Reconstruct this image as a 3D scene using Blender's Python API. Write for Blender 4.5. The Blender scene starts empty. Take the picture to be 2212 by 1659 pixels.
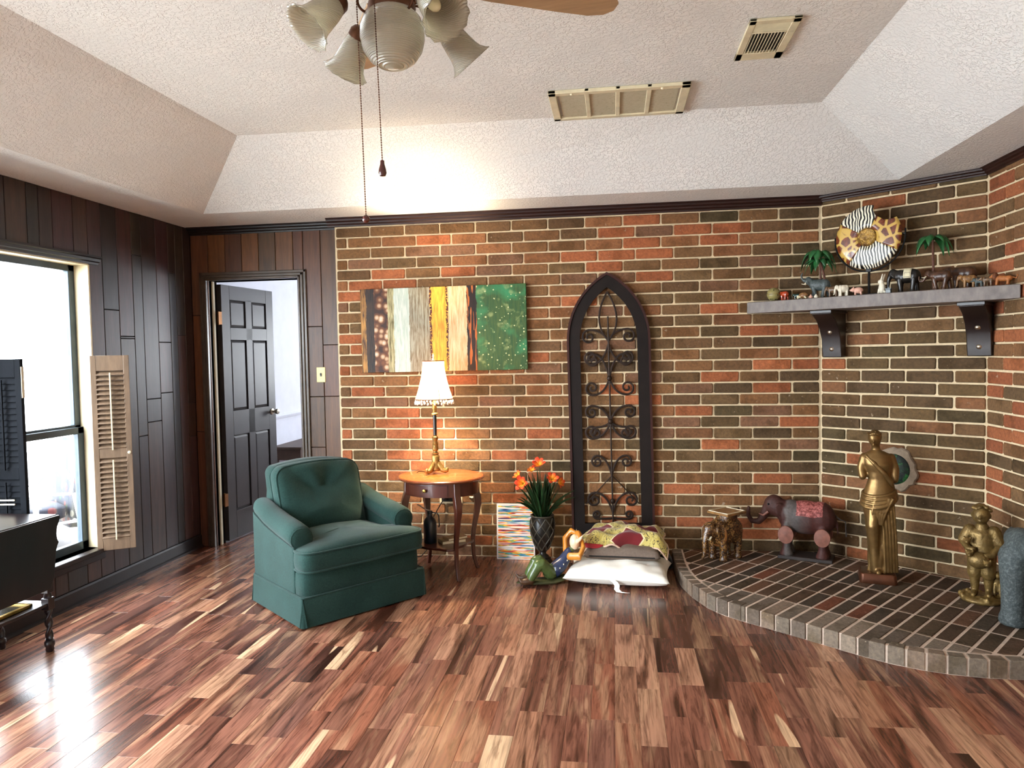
import bpy, bmesh, math, random
from mathutils import Matrix, Vector, Euler

random.seed(7)
SC = bpy.context.scene
COL = SC.collection
PI = math.pi

# ------------------------------------------------------------------ camera
cam_d = bpy.data.cameras.new('camera')
cam = bpy.data.objects.new('camera', cam_d)
COL.objects.link(cam)
CAM = Vector((1.9998, -5.0756, 1.4660))
yaw, pitch, roll = -0.140693, -0.042829, -0.018275
fw = Vector((math.sin(yaw) * math.cos(pitch), math.cos(yaw) * math.cos(pitch), math.sin(pitch)))
ri = Vector((math.cos(yaw), -math.sin(yaw), 0))
up = ri.cross(fw)
r2 = ri * math.cos(roll) + up * math.sin(roll)
u2 = up * math.cos(roll) - ri * math.sin(roll)
cam.matrix_world = Matrix(((r2.x, u2.x, -fw.x, CAM.x), (r2.y, u2.y, -fw.y, CAM.y),
                           (r2.z, u2.z, -fw.z, CAM.z), (0, 0, 0, 1)))
cam_d.sensor_width = 36.0
cam_d.lens = 36.0 * 1558.08 / 2212.0
cam_d.clip_start = 0.02
SC.camera = cam

# ------------------------------------------------------------------ world, exposure
SC.view_settings.view_transform = 'Standard'
SC.view_settings.look = 'None'
SC.view_settings.gamma = 1.0
SC.view_settings.use_curve_mapping = False
SC.view_settings.exposure = 1.0
w = bpy.data.worlds.new('daylight')
SC.world = w
w.use_nodes = True
bgn = w.node_tree.nodes['Background']
bgn.inputs[0].default_value = (0.92, 0.965, 1.0, 1)
bgn.inputs[1].default_value = 15.0


def portal(name, loc, rot, sx, sy):
    l = bpy.data.lights.new(name, 'AREA')
    l.shape = 'RECTANGLE'
    l.size = sx
    l.size_y = sy
    l.cycles.is_portal = True
    o = bpy.data.objects.new(name, l)
    o.location = loc
    o.rotation_euler = rot
    COL.objects.link(o)
    o['kind'] = 'structure'
    return o


# ------------------------------------------------------------------ helpers
def tag(o, label=None, cat=None, group=None, kind=None):
    if label: o['label'] = label
    if cat: o['category'] = cat
    if group: o['group'] = group
    if kind: o['kind'] = kind
    return o


def thing(name, label, cat, loc=(0, 0, 0), rotz=0.0, group=None, kind=None):
    o = bpy.data.objects.new(name, None)
    o.empty_display_size = 0.05
    o.location = loc
    o.rotation_euler = (0, 0, rotz)
    COL.objects.link(o)
    TM[o] = Matrix.Translation(loc) @ Matrix.Rotation(rotz, 4, 'Z')
    return tag(o, label, cat, group, kind)


TM = {}


def Rz(a): return Matrix.Rotation(a, 4, 'Z')
def Rx(a): return Matrix.Rotation(a, 4, 'X')
def Ry(a): return Matrix.Rotation(a, 4, 'Y')
def T(x, y, z): return Matrix.Translation((x, y, z))
def S(x, y, z): return Matrix.Diagonal((x, y, z, 1))


def align(p0, p1):
    """matrix taking +Z axis from origin to direction p1-p0 at p0"""
    p0 = Vector(p0); dv = Vector(p1) - p0
    q = dv.to_track_quat('Z', 'Y')
    return Matrix.Translation(p0) @ q.to_matrix().to_4x4()


class MB:
    def __init__(s):
        s.v = []; s.f = []

    def add(s, vs, fs, m=None):
        b = len(s.v)
        if m is not None: vs = [m @ Vector(v) for v in vs]
        s.v += [tuple(v) for v in vs]
        s.f += [tuple(b + i for i in f) for f in fs]
        return s

    def box(s, x0, x1, y0, y1, z0, z1, m=None):
        vs = [(x0, y0, z0), (x1, y0, z0), (x1, y1, z0), (x0, y1, z0), (x0, y0, z1), (x1, y0, z1), (x1, y1, z1), (x0, y1, z1)]
        fs = [(0, 3, 2, 1), (4, 5, 6, 7), (0, 1, 5, 4), (1, 2, 6, 5), (2, 3, 7, 6), (3, 0, 4, 7)]
        return s.add(vs, fs, m)

    def cbox(s, c, size, m=None):
        x, y, z = c; a, b, d = size[0] / 2, size[1] / 2, size[2] / 2
        return s.box(x - a, x + a, y - b, y + b, z - d, z + d, m)

    def loft(s, rings, closed=True, caps=True, m=None, loop=False):
        n = len(rings[0]); vs = []; fs = []
        for r in rings: vs += list(r)
        k = len(rings)
        rng = range(k) if loop else range(k - 1)
        for i in rng:
            i2 = (i + 1) % k
            for j in range(n if closed else n - 1):
                j2 = (j + 1) % n
                fs.append((i * n + j, i * n + j2, i2 * n + j2, i2 * n + j))
        if caps and not loop:
            fs.append(tuple(range(n - 1, -1, -1)))
            fs.append(tuple((k - 1) * n + j for j in range(n)))
        return s.add(vs, fs, m)

    def tube(s, pts, rad, n=8, caps=True, m=None, loop=False, sq=1.0):
        pts = [Vector(p) for p in pts]
        k = len(pts)
        if not isinstance(rad, (list, tuple)): rad = [rad] * k
        rings = []
        prev = None
        for i, p in enumerate(pts):
            if loop:
                t = pts[(i + 1) % k] - pts[i - 1]
            else:
                t = pts[min(i + 1, k - 1)] - pts[max(i - 1, 0)]
            if t.length < 1e-9: t = Vector((0, 0, 1))
            t.normalize()
            if prev is None:
                a = Vector((0, 0, 1)) if abs(t.z) < .9 else Vector((1, 0, 0))
                u = t.cross(a).normalized()
            else:
                u = (prev - t * prev.dot(t))
                u = u.normalized() if u.length > 1e-6 else t.orthogonal().normalized()
            prev = u
            v = t.cross(u)
            r = rad[i]
            rings.append([p + u * (r * math.cos(2 * PI * j / n)) + v * (r * sq * math.sin(2 * PI * j / n)) for j in range(n)])
        return s.loft(rings, True, caps, m, loop)

    def lathe(s, prof, n=24, m=None, caps=True, rip=0.0, nrip=0):
        rings = []
        for (r, z) in prof:
            rings.append([((r * (1 + rip * math.cos(nrip * 2 * PI * j / n))) * math.cos(2 * PI * j / n),
                           (r * (1 + rip * math.cos(nrip * 2 * PI * j / n))) * math.sin(2 * PI * j / n), z) for j in range(n)])
        return s.loft(rings, True, caps, m)

    def ell(s, c, r, m=None, n=14, k=8):
        if not isinstance(r, (list, tuple)): r = (r, r, r)
        rings = []
        for i in range(k + 1):
            a = -PI / 2 + PI * i / k
            ca = max(math.cos(a), .02)
            rings.append([(c[0] + r[0] * ca * math.cos(2 * PI * j / n), c[1] + r[1] * ca * math.sin(2 * PI * j / n), c[2] + r[2] * math.sin(a)) for j in range(n)])
        return s.loft(rings, True, True, m)

    def squad(s, c, r, e1=.35, e2=.35, m=None, n=28, k=14):
        def pw(x, e): return math.copysign(abs(x) ** e, x)
        rings = []
        for i in range(k + 1):
            a = -PI / 2 + PI * i / k
            ca = max(pw(math.cos(a), e1), .002); sa = pw(math.sin(a), e1)
            rings.append([(c[0] + r[0] * ca * pw(math.cos(2 * PI * j / n), e2), c[1] + r[1] * ca * pw(math.sin(2 * PI * j / n), e2), c[2] + r[2] * sa) for j in range(n)])
        return s.loft(rings, True, True, m)

    def limb(s, pts, rad, n=10, m=None):
        """tapered limb with round ends"""
        pts = [Vector(p) for p in pts]
        s.tube(pts, rad, n, True, m)
        s.ell(pts[0], rad[0] * .99, m, 10, 6)
        s.ell(pts[-1], rad[-1] * .99, m, 10, 6)
        return s

    def prism(s, poly, z0, z1, m=None):
        n = len(poly)
        vs = [(x, y, z0) for x, y in poly] + [(x, y, z1) for x, y in poly]
        fs = [tuple(range(n - 1, -1, -1)), tuple(range(n, 2 * n))] + [(i, (i + 1) % n, n + (i + 1) % n, n + i) for i in range(n)]
        return s.add(vs, fs, m)

    def grid(s, fn, nu, nv, m=None, closeu=False):
        vs = [fn(i / (nu if closeu else nu - 1), j / (nv - 1)) for j in range(nv) for i in range(nu)]
        fs = []
        for j in range(nv - 1):
            for i in range(nu if closeu else nu - 1):
                i2 = (i + 1) % nu
                fs.append((j * nu + i, j * nu + i2, (j + 1) * nu + i2, (j + 1) * nu + i))
        return s.add(vs, fs, m)

    def mesh(s, name, smooth=True, ang=40):
        me = bpy.data.meshes.new(name)
        me.from_pydata(s.v, [], s.f)
        bm = bmesh.new(); bm.from_mesh(me)
        bmesh.ops.recalc_face_normals(bm, faces=bm.faces)
        bm.to_mesh(me); bm.free()
        if smooth:
            me.polygons.foreach_set('use_smooth', [True] * len(me.polygons))
            me.set_sharp_from_angle(angle=math.radians(ang))
        me.update()
        return me

    def build(s, name, mat, parent=None, smooth=True, ang=40, bevel=0, seg=2, loc=None, world=False, remesh=0, sm=6, sub=0, solid=0, label=None):
        """parent: local coordinates of the parent unless world=True. loc: origin for a top-level mesh given in world coords"""
        me = s.mesh(name, smooth, ang)
        if world and parent is not None and parent in TM: me.transform(TM[parent].inverted())
        if loc is not None: me.transform(Matrix.Translation(loc).inverted())
        o = bpy.data.objects.new(name, me)
        if mat is not None: me.materials.append(mat)
        COL.objects.link(o)
        if loc is not None:
            o.location = loc
            TM[o] = Matrix.Translation(loc)
        if parent is not None:
            o.parent = parent
            TM[o] = TM.get(parent, Matrix())
        elif loc is None:
            TM[o] = Matrix()
        if solid:
            md = o.modifiers.new('solid', 'SOLIDIFY'); md.thickness = solid; md.offset = 0
        if remesh:
            md = o.modifiers.new('remesh', 'REMESH'); md.mode = 'VOXEL'; md.voxel_size = remesh; md.use_smooth_shade = True
            if sm:
                md = o.modifiers.new('smooth', 'SMOOTH'); md.iterations = sm; md.factor = .5
        if bevel:
            md = o.modifiers.new('bevel', 'BEVEL'); md.width = bevel; md.segments = seg; md.limit_method = 'ANGLE'; md.angle_limit = math.radians(35)
            md.harden_normals = False
        if sub:
            md = o.modifiers.new('sub', 'SUBSURF'); md.levels = sub; md.render_levels = sub
        if label: o['label'] = label
        return o


def struct(o):
    o['kind'] = 'structure'
    return o


# ------------------------------------------------------------------ materials
MAT = {}


class NT:
    def __init__(s, name):
        s.m = bpy.data.materials.new(name)
        s.m.use_nodes = True
        s.t = s.m.node_tree
        s.b = s.t.nodes['Principled BSDF']
        s.out = s.t.nodes['Material Output']
        MAT[name] = s.m

    def n(s, typ, **kw):
        nd = s.t.nodes.new(typ)
        for k, v in kw.items():
            if k.startswith('i_'):
                key = k[2:]
                key = int(key) if key.isdigit() else key.replace('_', ' ')
                nd.inputs[key].default_value = v
            else:
                setattr(nd, k, v)
        return nd

    def l(s, a, b): s.t.links.new(a, b)

    def coords(s, kind='Object', scale=(1, 1, 1), loc=(0, 0, 0), rot=(0, 0, 0)):
        tc = s.n('ShaderNodeTexCoord')
        mp = s.n('ShaderNodeMapping')
        mp.inputs['Scale'].default_value = scale
        mp.inputs['Location'].default_value = loc
        mp.inputs['Rotation'].default_value = rot
        s.l(tc.outputs[kind], mp.inputs[0])
        return mp.outputs[0]

    def noise(s, vec=None, scale=5, detail=3, rough=.5, dist=0):
        nd = s.n('ShaderNodeTexNoise')
        nd.inputs['Scale'].default_value = scale
        nd.inputs['Detail'].default_value = detail
        nd.inputs['Roughness'].default_value = rough
        nd.inputs['Distortion'].default_value = dist
        if vec is not None: s.l(vec, nd.inputs['Vector'])
        return nd

    def ramp(s, fac, stops, interp='LINEAR'):
        nd = s.n('ShaderNodeValToRGB')
        cr = nd.color_ramp
        cr.interpolation = interp
        while len(cr.elements) < len(stops): cr.elements.new(0.5)
        for e, (p, c) in zip(cr.elements, stops):
            e.position = p
            e.color = c if len(c) == 4 else (*c, 1)
        if fac is not None: s.l(fac, nd.inputs[0])
        return nd.outputs[0]

    def mix(s, fac, a, b, mode='MIX'):
        nd = s.n('ShaderNodeMix', data_type='RGBA', blend_type=mode)
        for inp, val in ((nd.inputs[0], fac), (nd.inputs[6], a), (nd.inputs[7], b)):
            if hasattr(val, 'is_linked'): s.l(val, inp)
            elif isinstance(val, (int, float)): inp.default_value = val
            else: inp.default_value = val if len(val) == 4 else (*val, 1)
        return nd.outputs[2]

    def math(s, op, a, b=None, clamp=False):
        nd = s.n('ShaderNodeMath', operation=op, use_clamp=clamp)
        for i, v in enumerate((a, b)):
            if v is None: continue
            if hasattr(v, 'is_linked'): s.l(v, nd.inputs[i])
            else: nd.inputs[i].default_value = v
        return nd.outputs[0]

    def bump(s, h, strength=.3, dist=.01):
        nd = s.n('ShaderNodeBump')
        nd.inputs['Strength'].default_value = strength
        nd.inputs['Distance'].default_value = dist
        s.l(h, nd.inputs['Height'])
        s.l(nd.outputs[0], s.b.inputs['Normal'])

    def col(s, c):
        if hasattr(c, 'is_linked'): s.l(c, s.b.inputs['Base Color'])
        else: s.b.inputs['Base Color'].default_value = c if len(c) == 4 else (*c, 1)

    def set(s, rough=None, metal=None, spec=None, coat=None, trans=None, emit=None, estr=None, sheen=None, ior=None, coatr=None):
        b = s.b.inputs
        if rough is not None: b['Roughness'].default_value = rough
        if metal is not None: b['Metallic'].default_value = metal
        if spec is not None: b['Specular IOR Level'].default_value = spec
        if coat is not None: b['Coat Weight'].default_value = coat
        if coatr is not None: b['Coat Roughness'].default_value = coatr
        if trans is not None: b['Transmission Weight'].default_value = trans
        if emit is not None: b['Emission Color'].default_value = (*emit, 1)
        if estr is not None: b['Emission Strength'].default_value = estr
        if sheen is not None: b['Sheen Weight'].default_value = sheen
        if ior is not None: b['IOR'].default_value = ior
        return s


def srgb(h):
    h = h.lstrip('#')
    return tuple(((c / 12.92) if c <= .04045 else ((c + .055) / 1.055) ** 2.4) for c in (int(h[i:i + 2], 16) / 255 for i in (0, 2, 4)))


def simple(name, c, rough=.5, metal=0, var=.15, scale=8, bump=0, bscale=60, bdist=.004, spec=.5, coat=0, sheen=0, stretch=(1, 1, 1), c2=None):
    if isinstance(c, str): c = srgb(c)
    if isinstance(c2, str): c2 = srgb(c2)
    nt = NT(name)
    vec = nt.coords('Object', stretch)
    nz = nt.noise(vec, scale, 4, .6)
    lo = tuple(max(0, x * (1 - var)) for x in c); hi = tuple(min(1, x * (1 + var)) for x in c)
    if c2: lo, hi = c, c2
    nt.col(nt.ramp(nz.outputs[0], [(.3, lo), (.7, hi)]))
    nt.set(rough=rough, metal=metal, spec=spec, coat=coat, sheen=sheen)
    if bump:
        b = nt.noise(vec, bscale, 3, .6)
        nt.bump(b.outputs[0], bump, bdist)
    return nt.m


def tint_source(nt, mode):
    """(colour, random) of a piece: from the object itself, or from mesh attributes for joined pieces"""
    if mode == 'obj':
        oi = nt.n('ShaderNodeObjectInfo')
        return oi.outputs['Color'], oi.outputs['Random']
    a = nt.n('ShaderNodeAttribute', attribute_name='tint')
    b = nt.n('ShaderNodeAttribute', attribute_name='rnd')
    return a.outputs['Color'], b.outputs['Fac']


def offset_vec(nt, rnd, scale, mult=37.0, kind='Object'):
    tc = nt.n('ShaderNodeTexCoord')
    cx = nt.n('ShaderNodeCombineXYZ')
    a = nt.math('MULTIPLY', rnd, mult)
    b = nt.math('MULTIPLY', rnd, mult * 2.7)
    nt.l(a, cx.inputs[0]); nt.l(b, cx.inputs[1]); nt.l(a, cx.inputs[2])
    ad = nt.n('ShaderNodeVectorMath', operation='MULTIPLY_ADD')
    nt.l(tc.outputs[kind], ad.inputs[0])
    ad.inputs[1].default_value = scale
    nt.l(cx.outputs[0], ad.inputs[2])
    return ad.outputs[0]


def brick_mat(name, mode):
    nt = NT(name)
    c, r = tint_source(nt, mode)
    v = offset_vec(nt, r, (1, 1, 1))
    n1 = nt.noise(v, 7, 2, .5)          # broad scorch patches
    n2 = nt.noise(v, 60, 5, .65)        # speckle
    dark = nt.mix(1.0, c, (.70, .68, .60), 'MULTIPLY')
    f1 = nt.ramp(n1.outputs[0], [(.50, (0, 0, 0)), (.62, (1, 1, 1))])
    c1 = nt.mix(f1, c, dark)
    f2 = nt.ramp(n2.outputs[0], [(.30, (.66, .66, .66)), (.55, (1, 1, 1)), (.75, (1.3, 1.25, 1.15))])
    c2 = nt.mix(1.0, c1, f2, 'MULTIPLY')
    n3 = nt.noise(v, 28, 3, .6)
    f3 = nt.ramp(n3.outputs[0], [(.69, (0, 0, 0)), (.75, (.55, .55, .55))])
    nt.col(nt.mix(f3, c2, (.48, .38, .27)))
    nt.set(rough=.85, spec=.25)
    nt.bump(n2.outputs[0], .8, .006)
    return nt.m


brick_mat('brick', 'obj')
brick_mat('brick_joined', 'attr')
simple('mortar', '#d8c4a0', .95, var=.12, scale=30, bump=.6, bscale=160, bdist=.004, spec=.1)
simple('mortar_hearth', '#cdb8a6', .95, var=.14, scale=30, bump=.6, bscale=160, bdist=.004, spec=.1)


def floor_mat(name, mode):
    nt = NT(name)
    c, r = tint_source(nt, mode)
    v = offset_vec(nt, r, (9.0, .8, 1.0), 61.0)
    vf = offset_vec(nt, r, (60.0, 2.2, 1.0), 61.0)
    n1 = nt.noise(v, .75, 3, .55, 1.6)    # broad heartwood figure
    n2 = nt.noise(vf, 1.5, 4, .6, .5)     # fine grain
    n4 = nt.noise(v, 3.2, 4, .6, 2.2)     # ring lines
    dk = nt.mix(1.0, c, (.30, .25, .23), 'MULTIPLY')
    lt = nt.mix(.55, c, srgb('#c09876'))
    base = nt.mix(nt.ramp(n1.outputs[0], [(.36, (1, 1, 1)), (.47, (0, 0, 0))]), c, dk)
    base = nt.mix(nt.ramp(n1.outputs[0], [(.53, (0, 0, 0)), (.63, (.8, .8, .8))]), base, lt)
    n3 = nt.noise(v, .55, 2, .4, .9)
    sap = nt.ramp(n3.outputs[0], [(.672, (0, 0, 0)), (.682, (.85, .85, .85))])
    base = nt.mix(sap, base, srgb('#e2bd97'))
    base = nt.mix(1.0, base, nt.ramp(n2.outputs[0], [(.3, (.62, .60, .58)), (.6, (1.08, 1.06, 1.04))]), 'MULTIPLY')
    base = nt.mix(1.0, base, nt.ramp(n4.outputs[0], [(.36, (.55, .51, .49)), (.52, (1, 1, 1))]), 'MULTIPLY')
    nt.col(base)
    nt.set(rough=.24, spec=.5)
    nt.bump(n2.outputs[0], .04, .002)
    return nt.m


floor_mat('plank', 'obj')
floor_mat('plank_joined', 'attr')
simple('floor_gap', '#1c100b', .8, var=.1)


def panel_mat(name, mode='obj'):
    nt = NT(name)
    c, r = tint_source(nt, mode)
    v = offset_vec(nt, r, (22, 22, 1.6), 43.0)
    n1 = nt.noise(v, 1.2, 4, .6, .8)
    n2 = nt.noise(v, 7, 4, .6)
    base = nt.mix(1.0, c, nt.ramp(n1.outputs[0], [(.3, (.6, .58, .55)), (.7, (1.25, 1.22, 1.18))]), 'MULTIPLY')
    base = nt.mix(1.0, base, nt.ramp(n2.outputs[0], [(.3, (.75, .75, .75)), (.6, (1.05, 1.05, 1.05))]), 'MULTIPLY')
    nt.col(base)
    nt.set(rough=.42, spec=.5)
    nt.bump(n2.outputs[0], .1, .002)
    return nt.m


panel_mat('panel_board')
simple('panel_groove', '#150d09', .8, var=.1)
simple('dark_trim', '#2c1611', .45, var=.35, scale=14, stretch=(1, 1, 6), spec=.3)
simple('trim_glossy', '#1b120f', .4, var=.3, scale=12, spec=.4)
simple('casing', '#4d4033', .32, var=.3, scale=10, spec=.6)
simple('door_paint', '#302c2a', .4, var=.12, scale=6, spec=.5, bump=.05, bscale=40)
simple('hinge_brass', '#8a5f3a', .4, metal=.9, var=.2)
simple('brushed_nickel', '#b9ae9a', .3, metal=1, var=.1)
simple('white_paint', '#e4e6ee', .7, var=.03)
simple('cream_edge', '#cfc4a6', .6, var=.08)
simple('reveal', '#d9cba6', .55, var=.10, scale=5)
simple('sash', '#31414c', .45, var=.15)
simple('shutter_wood', '#75604c', .5, var=.22, scale=9, stretch=(6, 6, .8), bump=.1)
simple('shutter_silhouette', '#101318', .8, spec=.12, var=.2, scale=9, stretch=(6, 6, .8), bump=.1)  # shutter wood coloured dark to imitate its silhouette against the window
simple('almond_plastic', '#e6d596', .4, var=.04)
simple('black_plastic', '#101010', .35, var=.2)
simple('ivory', '#e9dfc0', .4, var=.06)
simple('walnut_dark', '#201718', .3, var=.3, scale=10, stretch=(1, 1, .3), spec=.5)
simple('cherry', '#4a2015', .28, var=.35, scale=12, stretch=(1, 1, .25), spec=.6, coat=.4)
simple('cherry_edge', '#6b351d', .25, var=.3, scale=12, spec=.6, coat=.4)
simple('brass_old', '#a98a4a', .42, metal=1, var=.3, scale=20, bump=.3, bscale=60)


def ceiling_mat():
    nt = NT('ceiling_paint')
    v = nt.coords('Object')
    a = nt.noise(v, 58, 3, .55, .6)
    b = nt.noise(v, 3.5, 2, .5)
    h = nt.ramp(a.outputs[0], [(.46, (0, 0, 0)), (.54, (1, 1, 1))])
    k = nt.ramp(b.outputs[0], [(.35, (.25, .25, .25)), (.6, (1, 1, 1))])
    hh = nt.mix(1.0, h, k, 'MULTIPLY')
    nt.col(nt.ramp(b.outputs[0], [(.3, srgb('#e2e2df')), (.7, srgb('#ecebe7'))]))
    nt.set(rough=.8, spec=.2)
    nt.bump(hh, .62, .006)


ceiling_mat()

# glass
nt = NT('window_glass')
tr = nt.n('ShaderNodeBsdfTransparent'); tr.inputs[0].default_value = (.96, .98, 1, 1)
gl = nt.n('ShaderNodeBsdfGlossy'); gl.inputs['Roughness'].default_value = .02
mx = nt.n('ShaderNodeMixShader'); mx.inputs[0].default_value = .06
nt.l(tr.outputs[0], mx.inputs[1]); nt.l(gl.outputs[0], mx.inputs[2]); nt.l(mx.outputs[0], nt.out.inputs[0])


def shade_glass():
    nt = NT('ribbed_glass')
    v = nt.coords('Object')
    wv = nt.n('ShaderNodeTexWave', wave_type='BANDS', bands_direction='Z'); wv.inputs['Scale'].default_value = 60
    nt.l(v, wv.inputs[0])
    di = nt.n('ShaderNodeBsdfDiffuse'); nt.l(nt.ramp(wv.outputs[0], [(.2, (.80, .73, .55)), (.7, (.98, .94, .80))]), di.inputs[0])  # darker bands in the colour imitate the shading of the ribs
    tl = nt.n('ShaderNodeBsdfTranslucent'); tl.inputs[0].default_value = (.98, .91, .72, 1)
    gl = nt.n('ShaderNodeBsdfGlossy'); gl.inputs[0].default_value = (1, 1, 1, 1); gl.inputs['Roughness'].default_value = .12
    tp = nt.n('ShaderNodeBsdfTransparent'); tp.inputs[0].default_value = (.95, .9, .8, 1)
    bp = nt.n('ShaderNodeBump'); bp.inputs['Strength'].default_value = .8; bp.inputs['Distance'].default_value = .004
    nt.l(wv.outputs[0], bp.inputs['Height'])
    for nd in (di, tl, gl): nt.l(bp.outputs[0], nd.inputs['Normal'])
    m1 = nt.n('ShaderNodeMixShader'); m1.inputs[0].default_value = .72
    nt.l(di.outputs[0], m1.inputs[1]); nt.l(tl.outputs[0], m1.inputs[2])
    m2 = nt.n('ShaderNodeMixShader'); m2.inputs[0].default_value = .18
    nt.l(m1.outputs[0], m2.inputs[1]); nt.l(tp.outputs[0], m2.inputs[2])
    m3 = nt.n('ShaderNodeMixShader')
    fr = nt.n('ShaderNodeFresnel'); fr.inputs[0].default_value = 1.75
    nt.l(fr.outputs[0], m3.inputs[0])
    nt.l(m2.outputs[0], m3.inputs[1]); nt.l(gl.outputs[0], m3.inputs[2])
    nt.l(m3.outputs[0], nt.out.inputs[0])


shade_glass()


def lamp_shade_mat():
    nt = NT('silk_shade')
    v = nt.coords('Object')
    nz = nt.noise(v, 40, 3)
    c = nt.ramp(nz.outputs[0], [(.3, (.72, .50, .32)), (.7, (.84, .64, .44))])
    di = nt.n('ShaderNodeBsdfDiffuse'); tl = nt.n('ShaderNodeBsdfTranslucent')
    nt.l(c, di.inputs[0]); nt.l(c, tl.inputs[0])
    m1 = nt.n('ShaderNodeMixShader'); m1.inputs[0].default_value = .34
    nt.l(di.outputs[0], m1.inputs[1]); nt.l(tl.outputs[0], m1.inputs[2])
    nt.l(m1.outputs[0], nt.out.inputs[0])


lamp_shade_mat()


def big_painting_mat():
    nt = NT('abstract_canvas')
    tc = nt.n('ShaderNodeTexCoord')
    sx = nt.n('ShaderNodeSeparateXYZ'); nt.l(tc.outputs['Generated'], sx.inputs[0])
    # streaks running down the canvas
    st = nt.coords('Generated', (60, 1, 3))
    n1 = nt.noise(st, 1.6, 5, .65, .4)
    n2 = nt.noise(nt.coords('Generated', (9, 1, 4)), 1.5, 4, .6, .3)
    wob = nt.math('MULTIPLY', nt.math('SUBTRACT', n2.outputs[0], .5), .022)
    x = nt.math('ADD', sx.outputs[0], wob)
    H = srgb
    A = nt.ramp(x, [(0, H('#3a1c0c')), (.035, H('#1a120e')), (.085, H('#6b4326')), (.165, H('#6a6038')), (.205, H('#e8f0e4')), (.30, H('#b9b6a0')),
                    (.425, H('#e8962a')), (.535, H('#f6e2b4')), (.645, H('#1f1210')), (.705, H('#4f6a36'))], 'CONSTANT')
    B = nt.ramp(x, [(0, H('#d39a4a')), (.035, H('#45301f')), (.085, H('#e9d9c4')), (.165, H('#d8cf9c')), (.205, H('#bcd0c2')), (.30, H('#7d6a4c')),
                    (.425, H('#ffd24a')), (.535, H('#e9b07a')), (.645, H('#2c1a14')), (.705, H('#2f5c34'))], 'CONSTANT')
    f = nt.ramp(n1.outputs[0], [(.38, (0, 0, 0)), (.62, (1, 1, 1))])
    c = nt.mix(f, A, B)
    # pebbles
    vo = nt.n('ShaderNodeTexVoronoi'); vo.inputs['Scale'].default_value = 1.0
    nt.l(nt.coords('Generated', (26, 1, 13)), vo.inputs['Vector'])
    peb = nt.ramp(vo.outputs['Distance'], [(.0, H('#fbeee0')), (.30, H('#d2ac84')), (.46, H('#7a4a28')), (.8, H('#3a1e10'))])
    mp_ = nt.math('MULTIPLY', nt.math('GREATER_THAN', x, .085), nt.math('LESS_THAN', x, .168))
    c = nt.mix(mp_, c, peb)
    # burnt edge of the gold band
    d1 = nt.math('ABSOLUTE', nt.math('SUBTRACT', x, .48))
    burn = nt.math('MULTIPLY', nt.math('GREATER_THAN', d1, .043), nt.math('LESS_THAN', d1, .0555))
    n3 = nt.noise(nt.coords('Generated', (70, 1, 30)), 1.4, 3)
    burn = nt.math('MULTIPLY', burn, nt.math('GREATER_THAN', n3.outputs[0], .45))
    c = nt.mix(burn, c, H('#5a230c'))
    # flame in the dark band
    n4 = nt.noise(nt.coords('Generated', (34, 1, 1.6)), 2.0, 2, .5, .3)
    fl = nt.math('MULTIPLY', nt.math('MULTIPLY', nt.math('GREATER_THAN', x, .645), nt.math('LESS_THAN', x, .705)), nt.math('GREATER_THAN', n4.outputs[0], .56))
    c = nt.mix(fl, c, H('#c9702e'))
    # green field: emerald glow patches and dots
    gm = nt.math('GREATER_THAN', x, .705)
    n5 = nt.noise(nt.coords('Generated', (5, 1, 3)), 1.3, 3)
    c = nt.mix(nt.math('MULTIPLY', gm, nt.ramp(n5.outputs[0], [(.5, (0, 0, 0)), (.7, (.9, .9, .9))])), c, H('#3c9a66'))
    n6 = nt.noise(nt.coords('Generated', (11, 1, 6), (3, 0, 1)), 1.3, 3)
    c = nt.mix(nt.math('MULTIPLY', gm, nt.ramp(n6.outputs[0], [(.58, (0, 0, 0)), (.75, (.8, .8, .8))])), c, H('#b9c886'))
    v2 = nt.n('ShaderNodeTexVoronoi'); v2.inputs['Scale'].default_value = 1.0
    nt.l(nt.coords('Generated', (58, 1, 29)), v2.inputs['Vector'])
    v2r = nt.n('ShaderNodeSeparateXYZ'); nt.l(v2.outputs['Color'], v2r.inputs[0])
    dots = nt.math('MULTIPLY', nt.math('LESS_THAN', v2.outputs['Distance'], nt.math('MULTIPLY', v2r.outputs[0], .34)), nt.math('GREATER_THAN', v2r.outputs[1], .55))
    c = nt.mix(nt.math('MULTIPLY', gm, dots), c, H('#d9dea6'))
    nt.col(nt.mix(1.0, c, (.74, .72, .70), 'MULTIPLY'))
    nt.set(rough=.5, spec=.3)
    nt.bump(n1.outputs[0], .25, .004)


big_painting_mat()
simple('canvas_edge', '#2c2018', .7, var=.2)


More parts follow.
